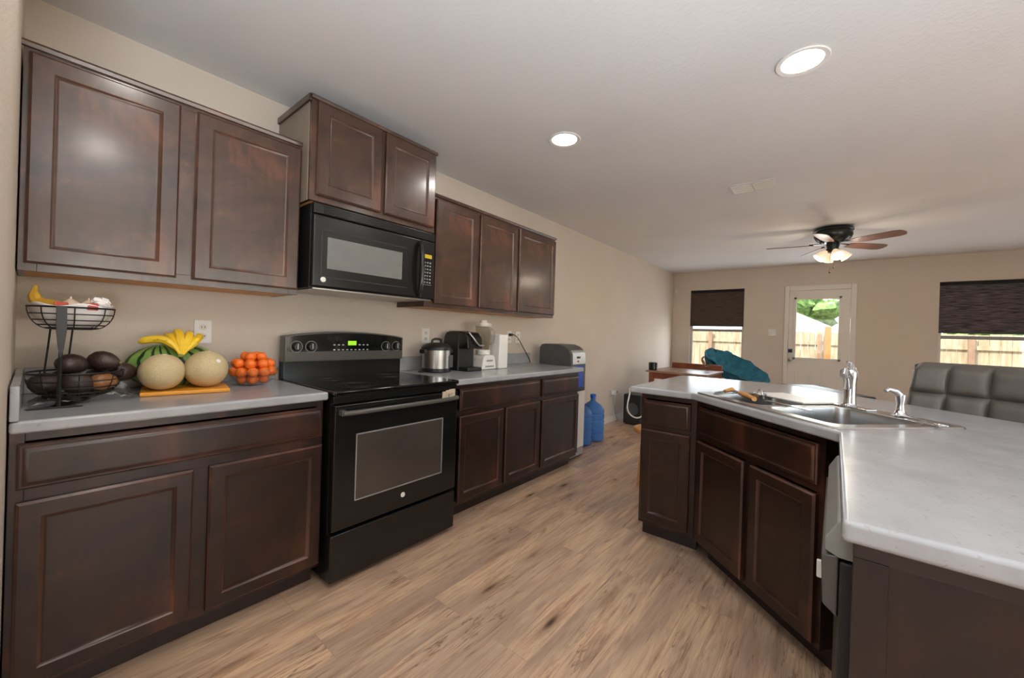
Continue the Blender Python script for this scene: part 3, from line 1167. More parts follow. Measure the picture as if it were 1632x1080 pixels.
tag(sd, 'tiny pale sensor high in the far left corner', 'sensor')

# ------------------------------------------------------------------ countertop fruit
CT = .9145
stand = thing('fruit_stand', 'black wire two-tier fruit stand in the left corner of the worktop', 'fruit stand', (.10, -.40, CT))


def wire_basket(c, R, rb, depth, nring=6, nrad=8):
    mb = MB()
    for i in range(nring):
        k = i / (nring - 1)
        rad = rb + (R - rb) * math.sin(k * PI / 2)
        z = depth * (1 - math.cos(k * PI / 2))
        mb.tube([(c[0] + rad * math.cos(a), c[1] + rad * math.sin(a), c[2] + z) for a in [2 * PI * j / 32 for j in range(32)]], .0022 if i < nring - 1 else .0034, 6, closed=True)
    for j in range(nrad):
        a = 2 * PI * j / nrad
        pts = [(c[0], c[1], c[2])]
        for i in range(9):
            k = i / 8
            rad = rb + (R - rb) * math.sin(k * PI / 2)
            z = depth * (1 - math.cos(k * PI / 2))
            pts.append((c[0] + rad * math.cos(a), c[1] + rad * math.sin(a), c[2] + z))
        mb.tube(pts, .0018, 5)
    return mb


# local coordinates relative to (.10,-.40)
wire_basket((.030, .040, .262), .104, .050, .075).build('top_basket', M['wire'], stand)
wire_basket((.045, .065, .024), .120, .060, .085).build('bottom_basket', M['wire'], stand)
MB().prism([(-.072, -.056), (.056, -.066), (.003, -.025)], 0, .006, .002).prism([(-.02, -.055), (.02, -.055), (.085, .18), (.02, .19)], 0, .006, .002).build('base_plate', M['wire'], stand)
MB().tube([(0, -.055, .004), (.0, -.068, .10), (.001, -.072, .20), (.001, -.070, .335)], [.006, .005, .005, .006], 8).build('pole', M['wire'], stand)
MB().prism([(0, .165), (.008, .20), (.013, .26), (.012, .338), (-.012, .338), (-.011, .26), (-.006, .20)], -.078, -.073, .001, axis='y').build('leaf_ornament', M['wire'], stand)
for (x, y) in ((-.025, .03), (.028, .09)):
    MB().tube([(x, y, .02), (x - .006, y, .12), (x, y, .20), (x + .004, y - .01, .262)], .003, 6).build('rod', M['wire'], stand)


def banana_mesh(pts, rmax):
    n = 12
    P = []
    pv = [Vector(p) for p in pts]
    # quadratic-ish interpolation through Catmull-Rom
    q = [pv[0]] + pv + [pv[-1]]
    for i in range(len(pv) - 1):
        for k in range(n // (len(pv) - 1) + 1):
            t_ = k / (n // (len(pv) - 1) + 1)
            a, b, c, d = q[i], q[i + 1], q[i + 2], q[i + 3]
            P.append(.5 * ((2 * b) + (-a + c) * t_ + (2 * a - 5 * b + 4 * c - d) * t_ ** 2 + (-a + 3 * b - 3 * c + d) * t_ ** 3))
    P.append(pv[-1])
    m = len(P)
    rad = []
    for i in range(m):
        k = i / (m - 1)
        if k < .16:
            rad.append(rmax * (.32 + .1 * k / .16))
        elif k < .3:
            rad.append(rmax * (.42 + .5 * (k - .16) / .14))
        elif k < .8:
            rad.append(rmax * (.92 + .08 * math.sin((k - .3) / .5 * PI)))
        else:
            rad.append(rmax * max(.18, .92 * math.cos((k - .8) / .2 * PI / 2 * .88)))
    return MB().tube(P, rad, 8)


# contents of the top basket
lc = Vector((.13, -.36, CT + .264))
ln = MB()
prev = None
for (rad, z) in ((.0, .006), (.045, .006), (.075, .022), (.093, .048), (.098, .076), (.101, .082)):
    L = []
    for k in range(36):
        a = 2 * PI * k / 36
        wv = 1 + .03 * math.sin(7 * a) + .02 * math.sin(13 * a + 1)
        L.append(ln.b.verts.new((rad * wv * math.cos(a), rad * wv * math.sin(a), z + (.006 * math.sin(5 * a + 2) if rad > .095 else 0))))
    if prev:
        for k in range(36):
            ln.b.faces.new((prev[k], prev[(k + 1) % 36], L[(k + 1) % 36], L[k]))
    prev = L
o = ln.build('basket_liner', M['bagwhite'], None, tuple(lc))
tag(o, 'white plastic liner inside the top basket of the fruit stand', 'liner')
md_ = o.modifiers.new('thick', 'SOLIDIFY')
md_.thickness = .0012
for (dx, dy, dz, R_, lab) in ((.035, -.03, .074, .028, 'pale onion at the front right of the top basket'), (-.005, .035, .076, .030, 'pale onion at the back of the top basket'), (.055, .025, .080, .024, 'small pale onion at the right rim of the top basket')):
    o = MB().lathe([(0, -R_), (R_ * .6, -R_ * .85), (R_, -.1 * R_), (R_ * .85, R_ * .45), (R_ * .4, R_ * .8), (R_ * .12, R_ * 1.0), (R_ * .08, R_ * 1.25), (0, R_ * 1.28)], (0, 0, 0), 18).build('onion', M['onion'], None, tuple(lc + Vector((dx, dy, dz))))
    tag(o, lab, 'onion', 'onions in the top basket')
o = banana_mesh([(-.085, .02, .142), (-.088, .01, .115), (-.080, 0, .088), (-.045, -.02, .080), (.005, -.025, .068)], .017).build('banana', M['banana_old'], None, tuple(lc))
tag(o, 'single overripe banana standing up at the left of the top basket', 'banana')
cr = MB()
random.seed(3)
for k in range(9):
    a = k * .8
    cr.ell((.012 * math.cos(a), .012 * math.sin(a), .006 * (k % 3)), .014, .010, .012, 8, lump=.6, lf=2.5)
o = cr.build('crumpled_wrapper', M['bagwhite'], None, tuple(lc + Vector((.062, -.045, .088))))
tag(o, 'crumpled white wrapper on the right rim of the top basket', 'wrapper')
for (dx, dy, lab) in ((-.030, -.066, 'red candy packet near the pole in the top basket'), (.040, -.082, 'red candy packet at the right front of the top basket')):
    o = MB().box(-.017, .017, -.005, .005, -.012, .012, .004).build('candy_packet', M['frost'], None, tuple(lc + Vector((dx, dy, .078))), .3)
    tag(o, lab, 'packet', 'red packets in the top basket')

# avocados in the bottom basket
bc = Vector((.145, -.335, CT))
av = [(-.070, -.030, .074, .3, 'large dark avocado at the left of the lower basket'),
      (-.028, .050, .078, 1.2, 'dark avocado at the back left of the lower basket'),
      (.002, -.048, .072, .1, 'large dark avocado front and centre in the lower basket'),
      (.060, .058, .078, .9, 'dark avocado at the back right of the lower basket'),
      (-.012, .000, .136, .5, 'dark avocado on top of the pile in the lower basket'),
      (.066, .014, .144, -.5, 'dark avocado on top of the pile, nearest the rear rod')]
am = None
for (dx, dy, z, rz_, lab) in av:
    if am is None:
        t_ = MB()
        t_.lathe([(0, -.043), (.018, -.040), (.032, -.026), (.037, -.006), (.034, .014), (.024, .032), (.014, .043), (.006, .048), (0, .049)], (0, 0, 0), 20).xf(Matrix.Rotation(PI / 2, 4, 'Y'))
        o = am = t_.build('avocado', M['avocado'])
        stp = MB().cyl((.047, 0, 0), (.053, 0, 0), .003).build('stem', M['stem'], o)
    else:
        o = copy_tree(am)
    o.location = bc + Vector((dx, dy, z))
    o.rotation_euler = (0, .15, rz_)
    tag(o, lab, 'avocado', 'dark avocados in the lower basket')
o = MB().ell((0, 0, 0), .042, .030, .030, 20, lump=.05).build('mango', M['mango'], None, tuple(bc + Vector((.062, -.040, .072))), .4)
tag(o, 'tan brown mango at the front right of the lower basket', 'mango')
o = copy_tree(am)
o.location = (.272, -.27, CT + .095)
o.rotation_euler = (0, .1, .6)
tag(o, 'dark avocado at the far right, outside the lower basket rim', 'avocado', 'dark avocados in the lower basket')


def crumple(c, rx, ry, h, seed, mat, name, label):
    random.seed(seed)
    mb = MB()
    n = 16
    g = [[None] * n for _ in range(n)]
    for i in range(n):
        for j in range(n):
            x, y = (i / (n - 1) - .5) * 2, (j / (n - 1) - .5) * 2
            d = max(0, 1 - (x * x + y * y) * .55)
            z = h * d * (.35 + 1.1 * abs(noise.noise(Vector((x * 2.3, y * 2.3, seed))))) + .003 * random.random() + .001
            g[i][j] = mb.b.verts.new((x * rx * (1 + .1 * noise.noise(Vector((y * 3, seed, 0)))), y * ry * (1 + .12 * noise.noise(Vector((x * 3, 0, seed)))), z))
    for i in range(n - 1):
        for j in range(n - 1):
            mb.b.faces.new((g[i][j], g[i + 1][j], g[i + 1][j + 1], g[i][j + 1]))
    o = mb.build(name, mat, None, c)
    m = o.modifiers.new('thick', 'SOLIDIFY')
    m.thickness = .0008
    return tag(o, label, 'bag')


crumple((.225, -.30, CT + .001), .070, .075, .075, 2, M['bagclear'], 'produce_bag', 'crumpled clear produce bag between the fruit stand and the melons')
crumple((.10, -.36, CT + .008), .065, .06, .028, 5, M['bagclear'], 'produce_bag', 'flattened clear bag under the lower basket of the fruit stand')

# cutting board with the melons
bd = MB()
bd.prism([(-.145, -.11), (.145, -.11), (.145, .11), (-.145, .11)], 0, .016, .004, 3)
o = bd.build('cutting_board', M['board'], None, (.470, -.262, CT), math.radians(-9))
tag(o, 'orange cutting board under the two cantaloupes', 'cutting board')
BZ = CT + .0165
can = None
for (x, y, rr_, lab) in ((.383, -.295, .074, 'round netted cantaloupe at the left of the board'), (.533, -.285, .079, 'cantaloupe with a white sticker at the right of the board')):
    o = thing('cantaloupe', lab, 'melon', (x, y, BZ), 0, 'cantaloupes on the orange board')
    MB().ell((0, 0, rr_), rr_ * 1.02, rr_, rr_, 32, lump=.02, lf=1.5).build('melon_rind', M['melon'], o)
    MB().lathe([(0, 0), (.009, .0), (.006, .004), (0, .004)], (0.004, -.01, rr_ * 2.0 - .003), 12).build('stem_scar', M['onion'], o)
    if 'sticker' in lab:
        dvec = Vector((.35, -.80, .48)).normalized()
        sb_ = MB()
        sb_.lathe([(0, 0), (.009, 0), (.009, .0006), (0, .0006)], (0, 0, 0), 18)
        so = sb_.build('sticker', M['white'], o, tuple(Vector((0, 0, rr_)) + dvec * (rr_ * 1.006)))
        so.rotation_euler = dvec.to_track_quat('Z', 'Y').to_euler()
o = MB().ell((0, 0, .102), .172, .094, .102, 36).build('watermelon', M['watermelon'], None, (.452, -.122, CT), math.radians(2))
tag(o, 'large striped green watermelon behind the two cantaloupes', 'watermelon')
bn = thing('banana_bunch', 'bunch of ripe yellow bananas lying on top of the watermelon', 'bananas', (.452, -.235, 1.070))
crn = Vector((0, 0, 0))
for (pts, rm) in (([(0, 0, 0), (-.022, .01, .040), (-.055, .03, .066), (-.100, .055, .064), (-.128, .07, .052)], .017),
                  ([(.0, 0, 0), (.0, .012, .045), (.0, .035, .085), (.0, .075, .098), (.002, .115, .092)], .018),
                  ([(.004, 0, 0), (.018, .012, .040), (.032, .035, .076), (.042, .075, .090), (.045, .112, .084)], .017),
                  ([(.006, 0, 0), (.034, .010, .036), (.060, .030, .066), (.078, .068, .080), (.080, .105, .074)], .017),
                  ([(-.004, 0, 0), (-.010, .016, .040), (-.020, .05, .074), (-.030, .085, .080), (-.034, .12, .072)], .016)):
    banana_mesh(pts, rm).build('banana', M['banana'], bn)
MB().ell((0, -.002, -.002), .011, .008, .008, 10).build('crown', M['stem'], bn)

# oranges in a glass bowl
ob = Vector((.742, -.200, CT))
o = MB().lathe([(0, .003), (.045, .003), (.075, .022), (.098, .055), (.108, .085), (.111, .085), (.101, .054), (.078, .018), (.047, 0), (0, 0)], (0, 0, 0), 36).build('fruit_bowl', M['bowlglass'], None, tuple(ob))
tag(o, 'clear glass bowl full of small oranges', 'bowl')
ors = []
R_ = .0245


def ring(n, rad, z, a0):
    for k in range(n):
        a = a0 + 2 * PI * k / n
        ors.append((rad * math.cos(a), rad * math.sin(a), z))


ors.append((0, 0, .028))
ring(6, .050, .0315, .2)
ring(10, .0800, .068, .0)
ring(5, .042, .070, .5)
ring(8, .070, .108, .3)
ors.append((.0, 0, .100))
ring(4, .034, .140, .9)
om = None
vert = ['bottom', 'middle', 'upper', 'top']
for i, (x, y, z) in enumerate(ors):
    if om is None:
        om = o = MB().ell((0, 0, 0), R_, R_, R_ * .94, 20, lump=.02).build('orange', M['orange'])
        MB().lathe([(0, .0), (.003, .0), (.0025, .0015), (0, .0015)], (0, 0, R_ * .93), 8).build('stem_button', M['stem'], o)
    else:
        o = copy_tree(om)
    o.location = ob + Vector((x, y, z))
    o.rotation_euler = (random.uniform(-.8, .8), random.uniform(-.8, .8), random.uniform(0, 6))
    lay = 0 if z < .05 else 1 if z < .09 else 2 if z < .12 else 3
    if math.hypot(x, y) < .02:
        where = 'at the very centre'
    else:
        a = math.degrees(math.atan2(y, x)) % 360
        fb_ = ['right', 'back right', 'back', 'back left', 'left', 'front left', 'front', 'front right'][int((a + 22.5) // 45) % 8]
        where = 'at the ' + fb_
    n_in = 'inner' if (lay == 1 and math.hypot(x, y) < .06) else 'outer'
    lab = 'small orange %s of the %s layer in the glass bowl' % (where, vert[lay] if lay != 1 else n_in + ' middle')
    tag(o, lab, 'orange', 'oranges in the glass bowl')

# ------------------------------------------------------------------ small appliances
pk = thing('pressure_cooker', 'stainless electric pressure cooker with black lid beside the range', 'pressure cooker', (1.905, -.20, CT))
MB().lathe([(0, 0), (.098, 0), (.104, .006), (.104, .03), (0, .03)], (0, 0, 0), 36).build('cooker_base', M['blackmat'], pk)
MB().lathe([(0, .03), (.102, .03), (.102, .160), (0, .160)], (0, 0, 0), 36).build('steel_body', M['steel'], pk)
MB().lathe([(.098, .158), (.110, .160), (.110, .178), (.098, .192), (.070, .206), (.03, .212), (0, .212)], (0, 0, 0), 36).build('lid', M['blackmat'], pk)
MB().tube([(-.045, 0, .205), (-.04, 0, .230), (-.02, 0, .238), (.02, 0, .238), (.04, 0, .230), (.045, 0, .205)], .009, 10).build('lid_handle', M['blackmat'], pk)
for s_ in (-1, 1):
    MB().box(s_ * .118 - .014, s_ * .118 + .014, -.03, .03, .135, .165, .006).build('side_handle', M['blackmat'], pk)
MB().box(-.028, .032, -.109, -.095, .035, .125, .006).build('control_panel', M['dgrey'], pk, (.045, .012, 0))
cm = thing('coffee_maker', 'black pod coffee maker with a silver curved handle', 'coffee maker', (2.165, -.20, CT))
MB().prism([(-.085, 0), (.085, 0), (.085, .22), (.080, .262), (.060, .290), (.03, .302), (-.03, .302), (-.060, .290), (-.080, .262), (-.085, .22)], -.04, .13, .008, 3, axis='y').build('tank_body', M['blackmat'], cm)
MB().prism([(-.14, .17), (-.13, .25), (-.09, .292), (-.03, .300), (-.03, .17)], -.078, .078, .008, 3, axis='x').build('brew_head', M['black'], cm)
MB().box(-.075, .075, -.14, -.03, 0, .028, .006).build('drip_tray', M['blackmat'], cm)
MB().tube([(-.055, -.05, .295), (-.045, -.11, .290), (-.03, -.142, .255), (0, -.150, .215), (.03, -.150, .195), (.085, -.145, .195)], .007, 10).build('silver_handle', M['steel'], cm)
bl = thing('blender', 'white blender with a clear glass jar next to the coffee maker', 'blender', (2.375, -.215, CT))
MB().prism([(-.085, 0), (.085, 0), (.070, .09), (.05, .115), (-.05, .115), (-.070, .09)], -.08, .08, .010, 3, axis='y').build('motor_base', M['white'], bl)
MB().box(-.05, .05, -.0835, -.078, .020, .032, .002).box(-.035, .035, -.0835, -.078, .065, .078, .002).build('button_row', M['grey'], bl)
MB().lathe([(.044, .115), (.058, .118), (.060, .150), (.056, .155), (0, .155)], (0, 0, 0), 28).build('jar_collar', M['white'], bl)
MB().lathe([(.050, .155), (.058, .20), (.068, .345), (.071, .36), (.067, .36), (.064, .345), (.054, .20), (.046, .158)], (0, 0, 0), 28).build('glass_jar', M['jarglass'], bl)
MB().lathe([(.0, .395), (.03, .395), (.034, .372), (.066, .370), (.068, .345), (0, .345)], (0, 0, 0), 28).build('jar_lid', M['whitewarm'], bl)
MB().tube([(.064, -.02, .33), (.095, -.03, .32), (.10, -.032, .26), (.085, -.028, .21), (.058, -.02, .20)], .008, 10).build('jar_handle', M['jarglass'], bl)
wb = MB()
wb.box(-.055, .055, -.055, .055, 0, .285, .010, 3)
o = wb.build('white_canister', M['white'], None, (2.540, -.245, CT))
tag(o, 'tall plain white canister right of the blender', 'canister')
o = MB().box(-.018, .018, -.012, .012, 0, .012, .004).build('black_stopper', M['blackmat'], None, (1.775, -.195, CT))
tag(o, 'small black stopper on the worktop left of the pressure cooker', 'stopper')

# ------------------------------------------------------------------ water cooler and bottles
wc = thing('water_cooler', 'grey and silver water cooler standing past the end of the base cabinets', 'water cooler', (3.305, -.12, 0))
prof = [(0, .02), (-.375, .02), (-.375, .95), (-.370, 1.02), (-.345, 1.07), (-.30, 1.10), (-.24, 1.118), (-.06, 1.12), (-.02, 1.11), (0, 1.08)]
MB().prism(prof, 0, .285, .006, 2, axis='x').build('cooler_body', M['dgrey'], wc)
MB().box(.012, .273, -.383, -.374, .10, .66, .003).build('lower_panel', M['white'], wc)
MB().box(.012, .273, -.383, -.374, .025, .095, .003).build('kick_panel', M['steel'], wc)
MB().prism([(-.377, .93), (-.383, .93), (-.379, 1.025), (-.355, 1.066), (-.350, 1.062), (-.373, 1.02)], .02, .265, axis='x').build('control_fascia', M['steel'], wc)
MB().box(.10, .16, -.385, -.380, .985, 1.005, .001).build('display_slot', M['blackmat'], wc)
MB().box(.11, .135, -.386, -.380, .950, .965, .001).build('red_button', M['frost'], wc)
MB().box(.05, .235, -.379, -.374, .70, .91, .003).build('dispensing_recess', M['bluedark'], wc)
MB().box(.05, .235, -.40, -.374, .67, .70, .004).build('drip_shelf', M['blackmat'], wc)


def bottle(label, loc):
    o = thing('water_bottle', label, 'bottle', loc, 0, 'large blue water bottles')
    p = [(0, 0), (.10, 0), (.128, .014)]
    for k in range(4):
        z = .03 + k * .075
        p += [(.133, z), (.133, z + .05), (.127, z + .058), (.127, z + .066)]
    p += [(.133, .335), (.128, .365), (.10, .405), (.06, .435), (.036, .450), (.030, .462), (.030, .50)]
    MB().lathe(p + [(0, .50)], (0, 0, 0), 32).build('bottle_body', M['bluebottle'], o)
    MB().lathe([(.031, .495), (.034, .497), (.034, .528), (.028, .533), (0, .533)], (0, 0, 0), 24).build('cap', M['bluedark'], o)
    return o


b_ = bottle('large blue water bottle farther from the cooler, green tag on its side', (4.20, -.27, .0))
MB().box(-.003, .018, -.1365, -.130, .12, .17, .001).build('tag', plain('green_tag', '4fae45', .5), b_, (.05, .012, 0))
bottle('large blue water bottle nearest the cooler, half hidden by it', (3.93, -.26, .0))

# ------------------------------------------------------------------ ceiling things
def downlight(x, y, label, watts=3):
    o = thing('recessed_light', label, 'ceiling light', (x, y, H - .0005), 0, 'recessed ceiling lights')
    MB().lathe([(.078, -.001), (.098, 0), (.102, -.004), (.098, -.008), (.080, -.006)], (0, 0, 0), 40).build('trim_ring', M['white'], o)
    MB().lathe([(0, -.003), (.078, -.003), (.078, 0), (0, 0)], (0, 0, 0), 40).build('lens', M['lamp'], o)
    l = light('AREA', 'recessed_lamp', (x, y, H - .012), watts, WARM, (0, 0, 0), shape='DISK', size=.15)
    return o


downlight(2.178, -2.306, 'recessed ceiling light nearer the camera, over the sink', 2)
downlight(2.165, -1.078, 'smaller-looking recessed ceiling light near the wall cabinets', 4)
downlight(.32, -2.306, 'recessed ceiling light above the camera on the sink side', 6)
downlight(.32, -1.078, 'added unseen recessed ceiling light above the camera on the cabinet side', 2)  # lamp added out of view, continuing the ceiling row
vt = thing('ceiling_vent', 'pale two-section air vent on the ceiling before the fan', 'vent', (3.70, -1.90, H), 0)
MB().box(-.115, .115, -.165, .165, -.006, 0, .003).build('vent_frame', M['ceiling'], vt)
for (a, b) in ((-.145, -.008), (.008, .145)):
    m_ = MB()
    for k in range(7):
        x = -.09 + k * .027
        m_.box(x, x + .018, a, b, -.012, -.006, .001)
    m_.build('louvre', M['whitewarm'], vt)

fan = thing('ceiling_fan', 'five-blade ceiling fan with a lit four-lamp kit, in the living area', 'ceiling fan', (5.50, -2.40, 0))
MB().lathe([(0, 2.458), (.150, 2.458), (.172, 2.440), (.176, 2.425), (.160, 2.415), (.168, 2.40), (.168, 2.37), (.150, 2.335), (.115, 2.310), (.085, 2.300), (0, 2.300)], (0, 0, 0), 40).build('motor_housing', M['bronze'], fan)
MB().lathe([(0, 2.30), (.055, 2.30), (.060, 2.27), (.050, 2.245), (.055, 2.225), (.045, 2.195), (0, 2.190)], (0, 0, 0), 28).build('light_hub', M['bronze'], fan)
for k in range(5):
    a = math.radians(-46 + 72 * k)
    br = MB().box(.075, .21, -.016, .016, 2.288, 2.296, .002).xf(Matrix.Rotation(a, 4, 'Z')).build('blade_bracket', M['bronze'], fan)
    bm2 = MB().prism([(.17, -.045), (.28, -.062), (.54, -.068), (.59, -.055), (.61, -.02), (.61, .02), (.59, .055), (.54, .068), (.28, .062), (.17, .045)], -.003, .003, .001)
    bm2.xf(Matrix.Rotation(a, 4, 'Z') @ Matrix.Translation((0, 0, 2.284)) @ Matrix.Rotation(math.radians(-13), 4, 'X'))
    bm2.build('fan_blade', M['bladew'], fan)
for k in range(4):
    a = math.radians(20 + 90 * k)
    rot = Matrix.Rotation(a, 4, 'Z') @ Matrix.Translation((.045, 0, 2.225)) @ Matrix.Rotation(math.radians(138), 4, 'Y') @ Matrix.Scale(.85, 4)
    MB().cyl((0, 0, -.02), (0, 0, .03), .014, .02).xf(rot).build('lamp_arm', M['bronze'], fan)
    sh = MB().lathe([(.020, .02), (.030, .035), (.045, .065), (.055, .100), (.060, .130), (.066, .145), (.063, .146), (.057, .130), (.052, .100), (.042, .066), (.027, .038), (.018, .024)], (0, 0, 0), 28).xf(rot).build('glass_shade', M['shade_glow'], fan)
    MB().ell((0, 0, .080), .026, .026, .036, 14).xf(rot).build('bulb', M['bulb'], sh)
    lp_ = rot @ Vector((0, 0, .17)) + Vector((5.50, -2.40, 0))
    light('POINT', 'fan_lamp', tuple(lp_), 2.8, (1, .86, .68), shadow_soft_size=.04)
for (dx, dy, zz) in ((-.02, .02, 1.985), (-.03, -.01, 2.035)):
    MB().tube([(dx, dy, 2.20), (dx, dy, zz)], .0015, 5).lathe([(0, 0), (.006, .004), (.007, .02), (0, .03)], (dx, dy, zz - .02), 10).build('pull_chain', M['bronze'], fan)

# ------------------------------------------------------------------ living area furniture
tb = thing('wooden_table', 'reddish-brown wooden table against the far left corner', 'table', (5.93, -.84, 0))
MB().box(-.46, .46, -.36, .44, .735, .760, .004).build('table_top', M['tabletop'], tb)
MB().box(-.43, .43, -.33, -.305, .65, .735).box(-.43, .43, .365, .39, .65, .735).box(-.43, -.405, -.305, .365, .65, .735).box(.405, .43, -.305, .365, .65, .735).build('apron', M['tablewood'], tb)
for (x, y) in ((-.44, -.34), (.38, -.34), (-.44, .34), (.38, .34)):
    MB().box(x, x + .06, y, y + .06, 0, .735, .006).build('leg', M['tablewood'], tb)
cr_ = thing('wooden_chair', 'red-brown wooden chair back standing beyond the table', 'chair', (6.50, -.80, 0), -PI / 2)
MB().box(-.36, .36, -.02, .02, .745, .835, .010).build('top_rail', M['tablewood'], cr_)
MB().box(-.30, .30, -.46, -.03, .42, .455, .01).build('seat', M['tablewood'], cr_)
for x in (-.32, .32):
    MB().box(x - .02, x + .02, -.02, .02, 0, .76, .005).build('rear_leg', M['tablewood'], cr_)
    MB().box(x * .85 - .02, x * .85 + .02, -.44, -.40, 0, .42, .005).build('front_leg', M['tablewood'], cr_)
for x in (-.2, -.1, 0, .1, .2):
    MB().box(x - .012, x + .012, -.008, .008, .455, .75, .003).build('slat', M['tablewood'], cr_)
fb_ = MB().lathe([(0, 0), (.05, 0), (.058, .01), (.058, .10), (.05, .108), (0, .108)], (0, 0, 0), 24).build('black_canister', M['black'], None, (5.56, -.47, .7605))
tag(fb_, 'small black shiny canister on the left edge of the table', 'canister')
cl = thing('candle_holder', 'small pale glass standing on the table against the bright window', 'glass', (6.22, -1.02, .7605))
MB().lathe([(0, 0), (.03, 0), (.032, .004), (.006, .012), (.006, .05), (.03, .065), (.036, .12), (.033, .12), (.027, .068), (0, .06)], (0, 0, 0), 20).build('glass_body', M['jarglass'], cl)

# papasan style chair with teal cushion
pp = thing('papasan_chair', 'round rattan chair with a rumpled teal cushion in front of the far window', 'chair', (7.12, -1.13, -.035), math.radians(0))
cu = MB()
nR, nA = 12, 40
ctr = Vector((0, 0, .625))
tilt = Matrix.Rotation(math.radians(27), 4, 'X') @ Matrix.Rotation(math.radians(-10), 4, 'Y')
for side in (0, 1):
    prev = None
    for i in range(nR + 1):
        k = i / nR
        L = []
        for j in range(nA):
            a = 2 * PI * j / nA
            rad = .50 * k
            z = .26 * k * k - (.10 * math.sqrt(max(0, 1 - k ** 4)) if side else 0)
            z += .02 * noise.noise(Vector((math.cos(a) * k * 5, math.sin(a) * k * 5, side * 3))) + (.022 * k * math.sin(9 * a + 3 * k) + .03 * noise.noise(Vector((math.cos(a) * k * 9, math.sin(a) * k * 3, 7)))) * (1 - side)
            L.append(cu.b.verts.new((rad * math.cos(a), rad * math.sin(a), z)))
        if prev:
            for j in range(nA):
                cu.b.faces.new((prev[j], prev[(j + 1) % nA], L[(j + 1) % nA], L[j]))
        prev = L
bmesh.ops.remove_doubles(cu.b, verts=cu.b.verts, dist=.002)
cu.xf(Matrix.Translation(ctr) @ tilt)
cu.build('teal_cushion', M['teal'], pp)
rm = MB()
for (rad, z) in ((.48, .18), (.40, .07), (.27, -.03)):
    rm.tube([(rad * math.cos(a), rad * math.sin(a), z - .05) for a in [2 * PI * j / 40 for j in range(40)]], .016, 8, closed=True)
for j in range(10):
    a = 2 * PI * j / 10
    rm.tube([(rad * math.cos(a), rad * math.sin(a), z - .05) for rad, z in ((.10, -.09), (.26, -.03), (.38, .07), (.45, .17))], .010, 6)
rm.xf(Matrix.Translation(ctr) @ tilt)
rm.build('rattan_bowl', M['rattan'], pp)
bs = MB()
bs.tube([(.34 * math.cos(a), .34 * math.sin(a),   .051) for a in [2 * PI * j / 32 for j in range(32)]], .016, 8, closed=True)
bs.tube([(.24 * math.cos(a), .24 * math.sin(a), .45) for a in [2 * PI * j / 32 for j in range(32)]], .016, 8, closed=True)
for j in range(8):
    a, b = 2 * PI * j / 8, 2 * PI * (j + .5) / 8
    bs.tube([(.34 * math.cos(a), .34 * math.sin(a), .051), (.24 * math.cos(b), .24 * math.sin(b), .45)], .011, 6)
bs.build('rattan_base', M['rattan'], pp)

# black heater / speaker box near the wall, past the peninsula
hb = thing('floor_speaker', 'black box speaker on the floor by the left wall, past the peninsula', 'speaker', (5.42, -.30, 0), 0)
MB().box(-.14, .14, -.13, .13, .01, .42, .02, 3).build('cabinet', M['blackmat'], hb)
MB().lathe([(0, 0), (.07, 0), (.085, .01), (.085, .0), (.09, 0), (.09, -.004), (0, -.004)], (0, 0, 0), 28).xf(Matrix.Rotation(-PI / 2, 4, 'Y')).build('driver_cone', M['dgrey'], hb, (-.142, 0, .22))
for x in (-.1, .1):
    MB().box(x - .02, x + .02, -.10, .10, 0, .01).build('foot', M['rubber'], hb)

# small wooden stool half hidden behind the peninsula
so_ = thing('wooden_stool', 'orange-brown wooden stool almost hidden behind the narrow peninsula cabinet', 'stool', (3.30, -1.30, 0), .3)
MB().lathe([(0, .43), (.15, .43), (.155, .44), (.155, .455), (.15, .465), (0, .465)], (0, 0, 0), 28).build('seat', M['woodhandle'], so_)
for k in range(4):
    a = PI / 4 + k * PI / 2
    MB().tube([(.10 * math.cos(a), .10 * math.sin(a), .43), (.14 * math.cos(a), .14 * math.sin(a), 0)], [.014, .012], 10).build('leg', M['woodhandle'], so_)

# tufted bar stool behind the peninsula
ts = thing('bar_stool', 'tall grey tufted leatherette bar stool behind the peninsula at the right', 'bar stool', (3.15, -3.075, 0), math.radians(-118))
bk = MB()
nx, nz = 48, 36
Wd, Hd = .62, .51
zb = .612
cols, rows_ = 4, 3
for side in (0, 1):
    g = []
    for i in range(nx + 1):
        rowv = []
        for j in range(nz + 1):
            x = (i / nx - .5)
            z = j / nz
            wd = Wd * (1.0 - .10 * (z - .5)) if False else Wd
            X = x * wd * (1.06 - .10 * z)
            cxm = min(abs((i / nx * cols) % 1), 1 - abs((i / nx * cols) % 1))
            czm = min(abs((z * rows_) % 1), 1 - abs((z * rows_) % 1))
            puff = (1 - math.exp(-cxm * 14)) * (1 - math.exp(-czm * 14))
            edge = min(1, min(i, nx - i) / 2.5) * min(1, min(j, nz - j) / 2.5)
            yy = -.030 * math.sqrt(max(0, edge)) - .030 * puff * edge if side == 0 else .022 * math.sqrt(max(0, edge))
            curve = -.10 * (2 * x) ** 2 * .5
            rc = .03
            Z = zb + z * Hd
            # rounded top corners
            if z > .94:
                Z -= max(0, abs(x) - .44) * .30
            rowv.append(bk.b.verts.new((X, yy + curve + .10 * (z - .5), Z)))
        g.append(rowv)
    for i in range(nx):
        for j in range(nz):
            bk.b.faces.new((g[i][j], g[i + 1][j], g[i + 1][j + 1], g[i][j + 1]))
bmesh.ops.remove_doubles(bk.b, verts=bk.b.verts, dist=.0015)
bk.build('backrest', M['leather'], ts)
MB().box(-.28, .28, -.46, -.06, .53, .61, .03, 4).build('seat', M['leather'], ts)
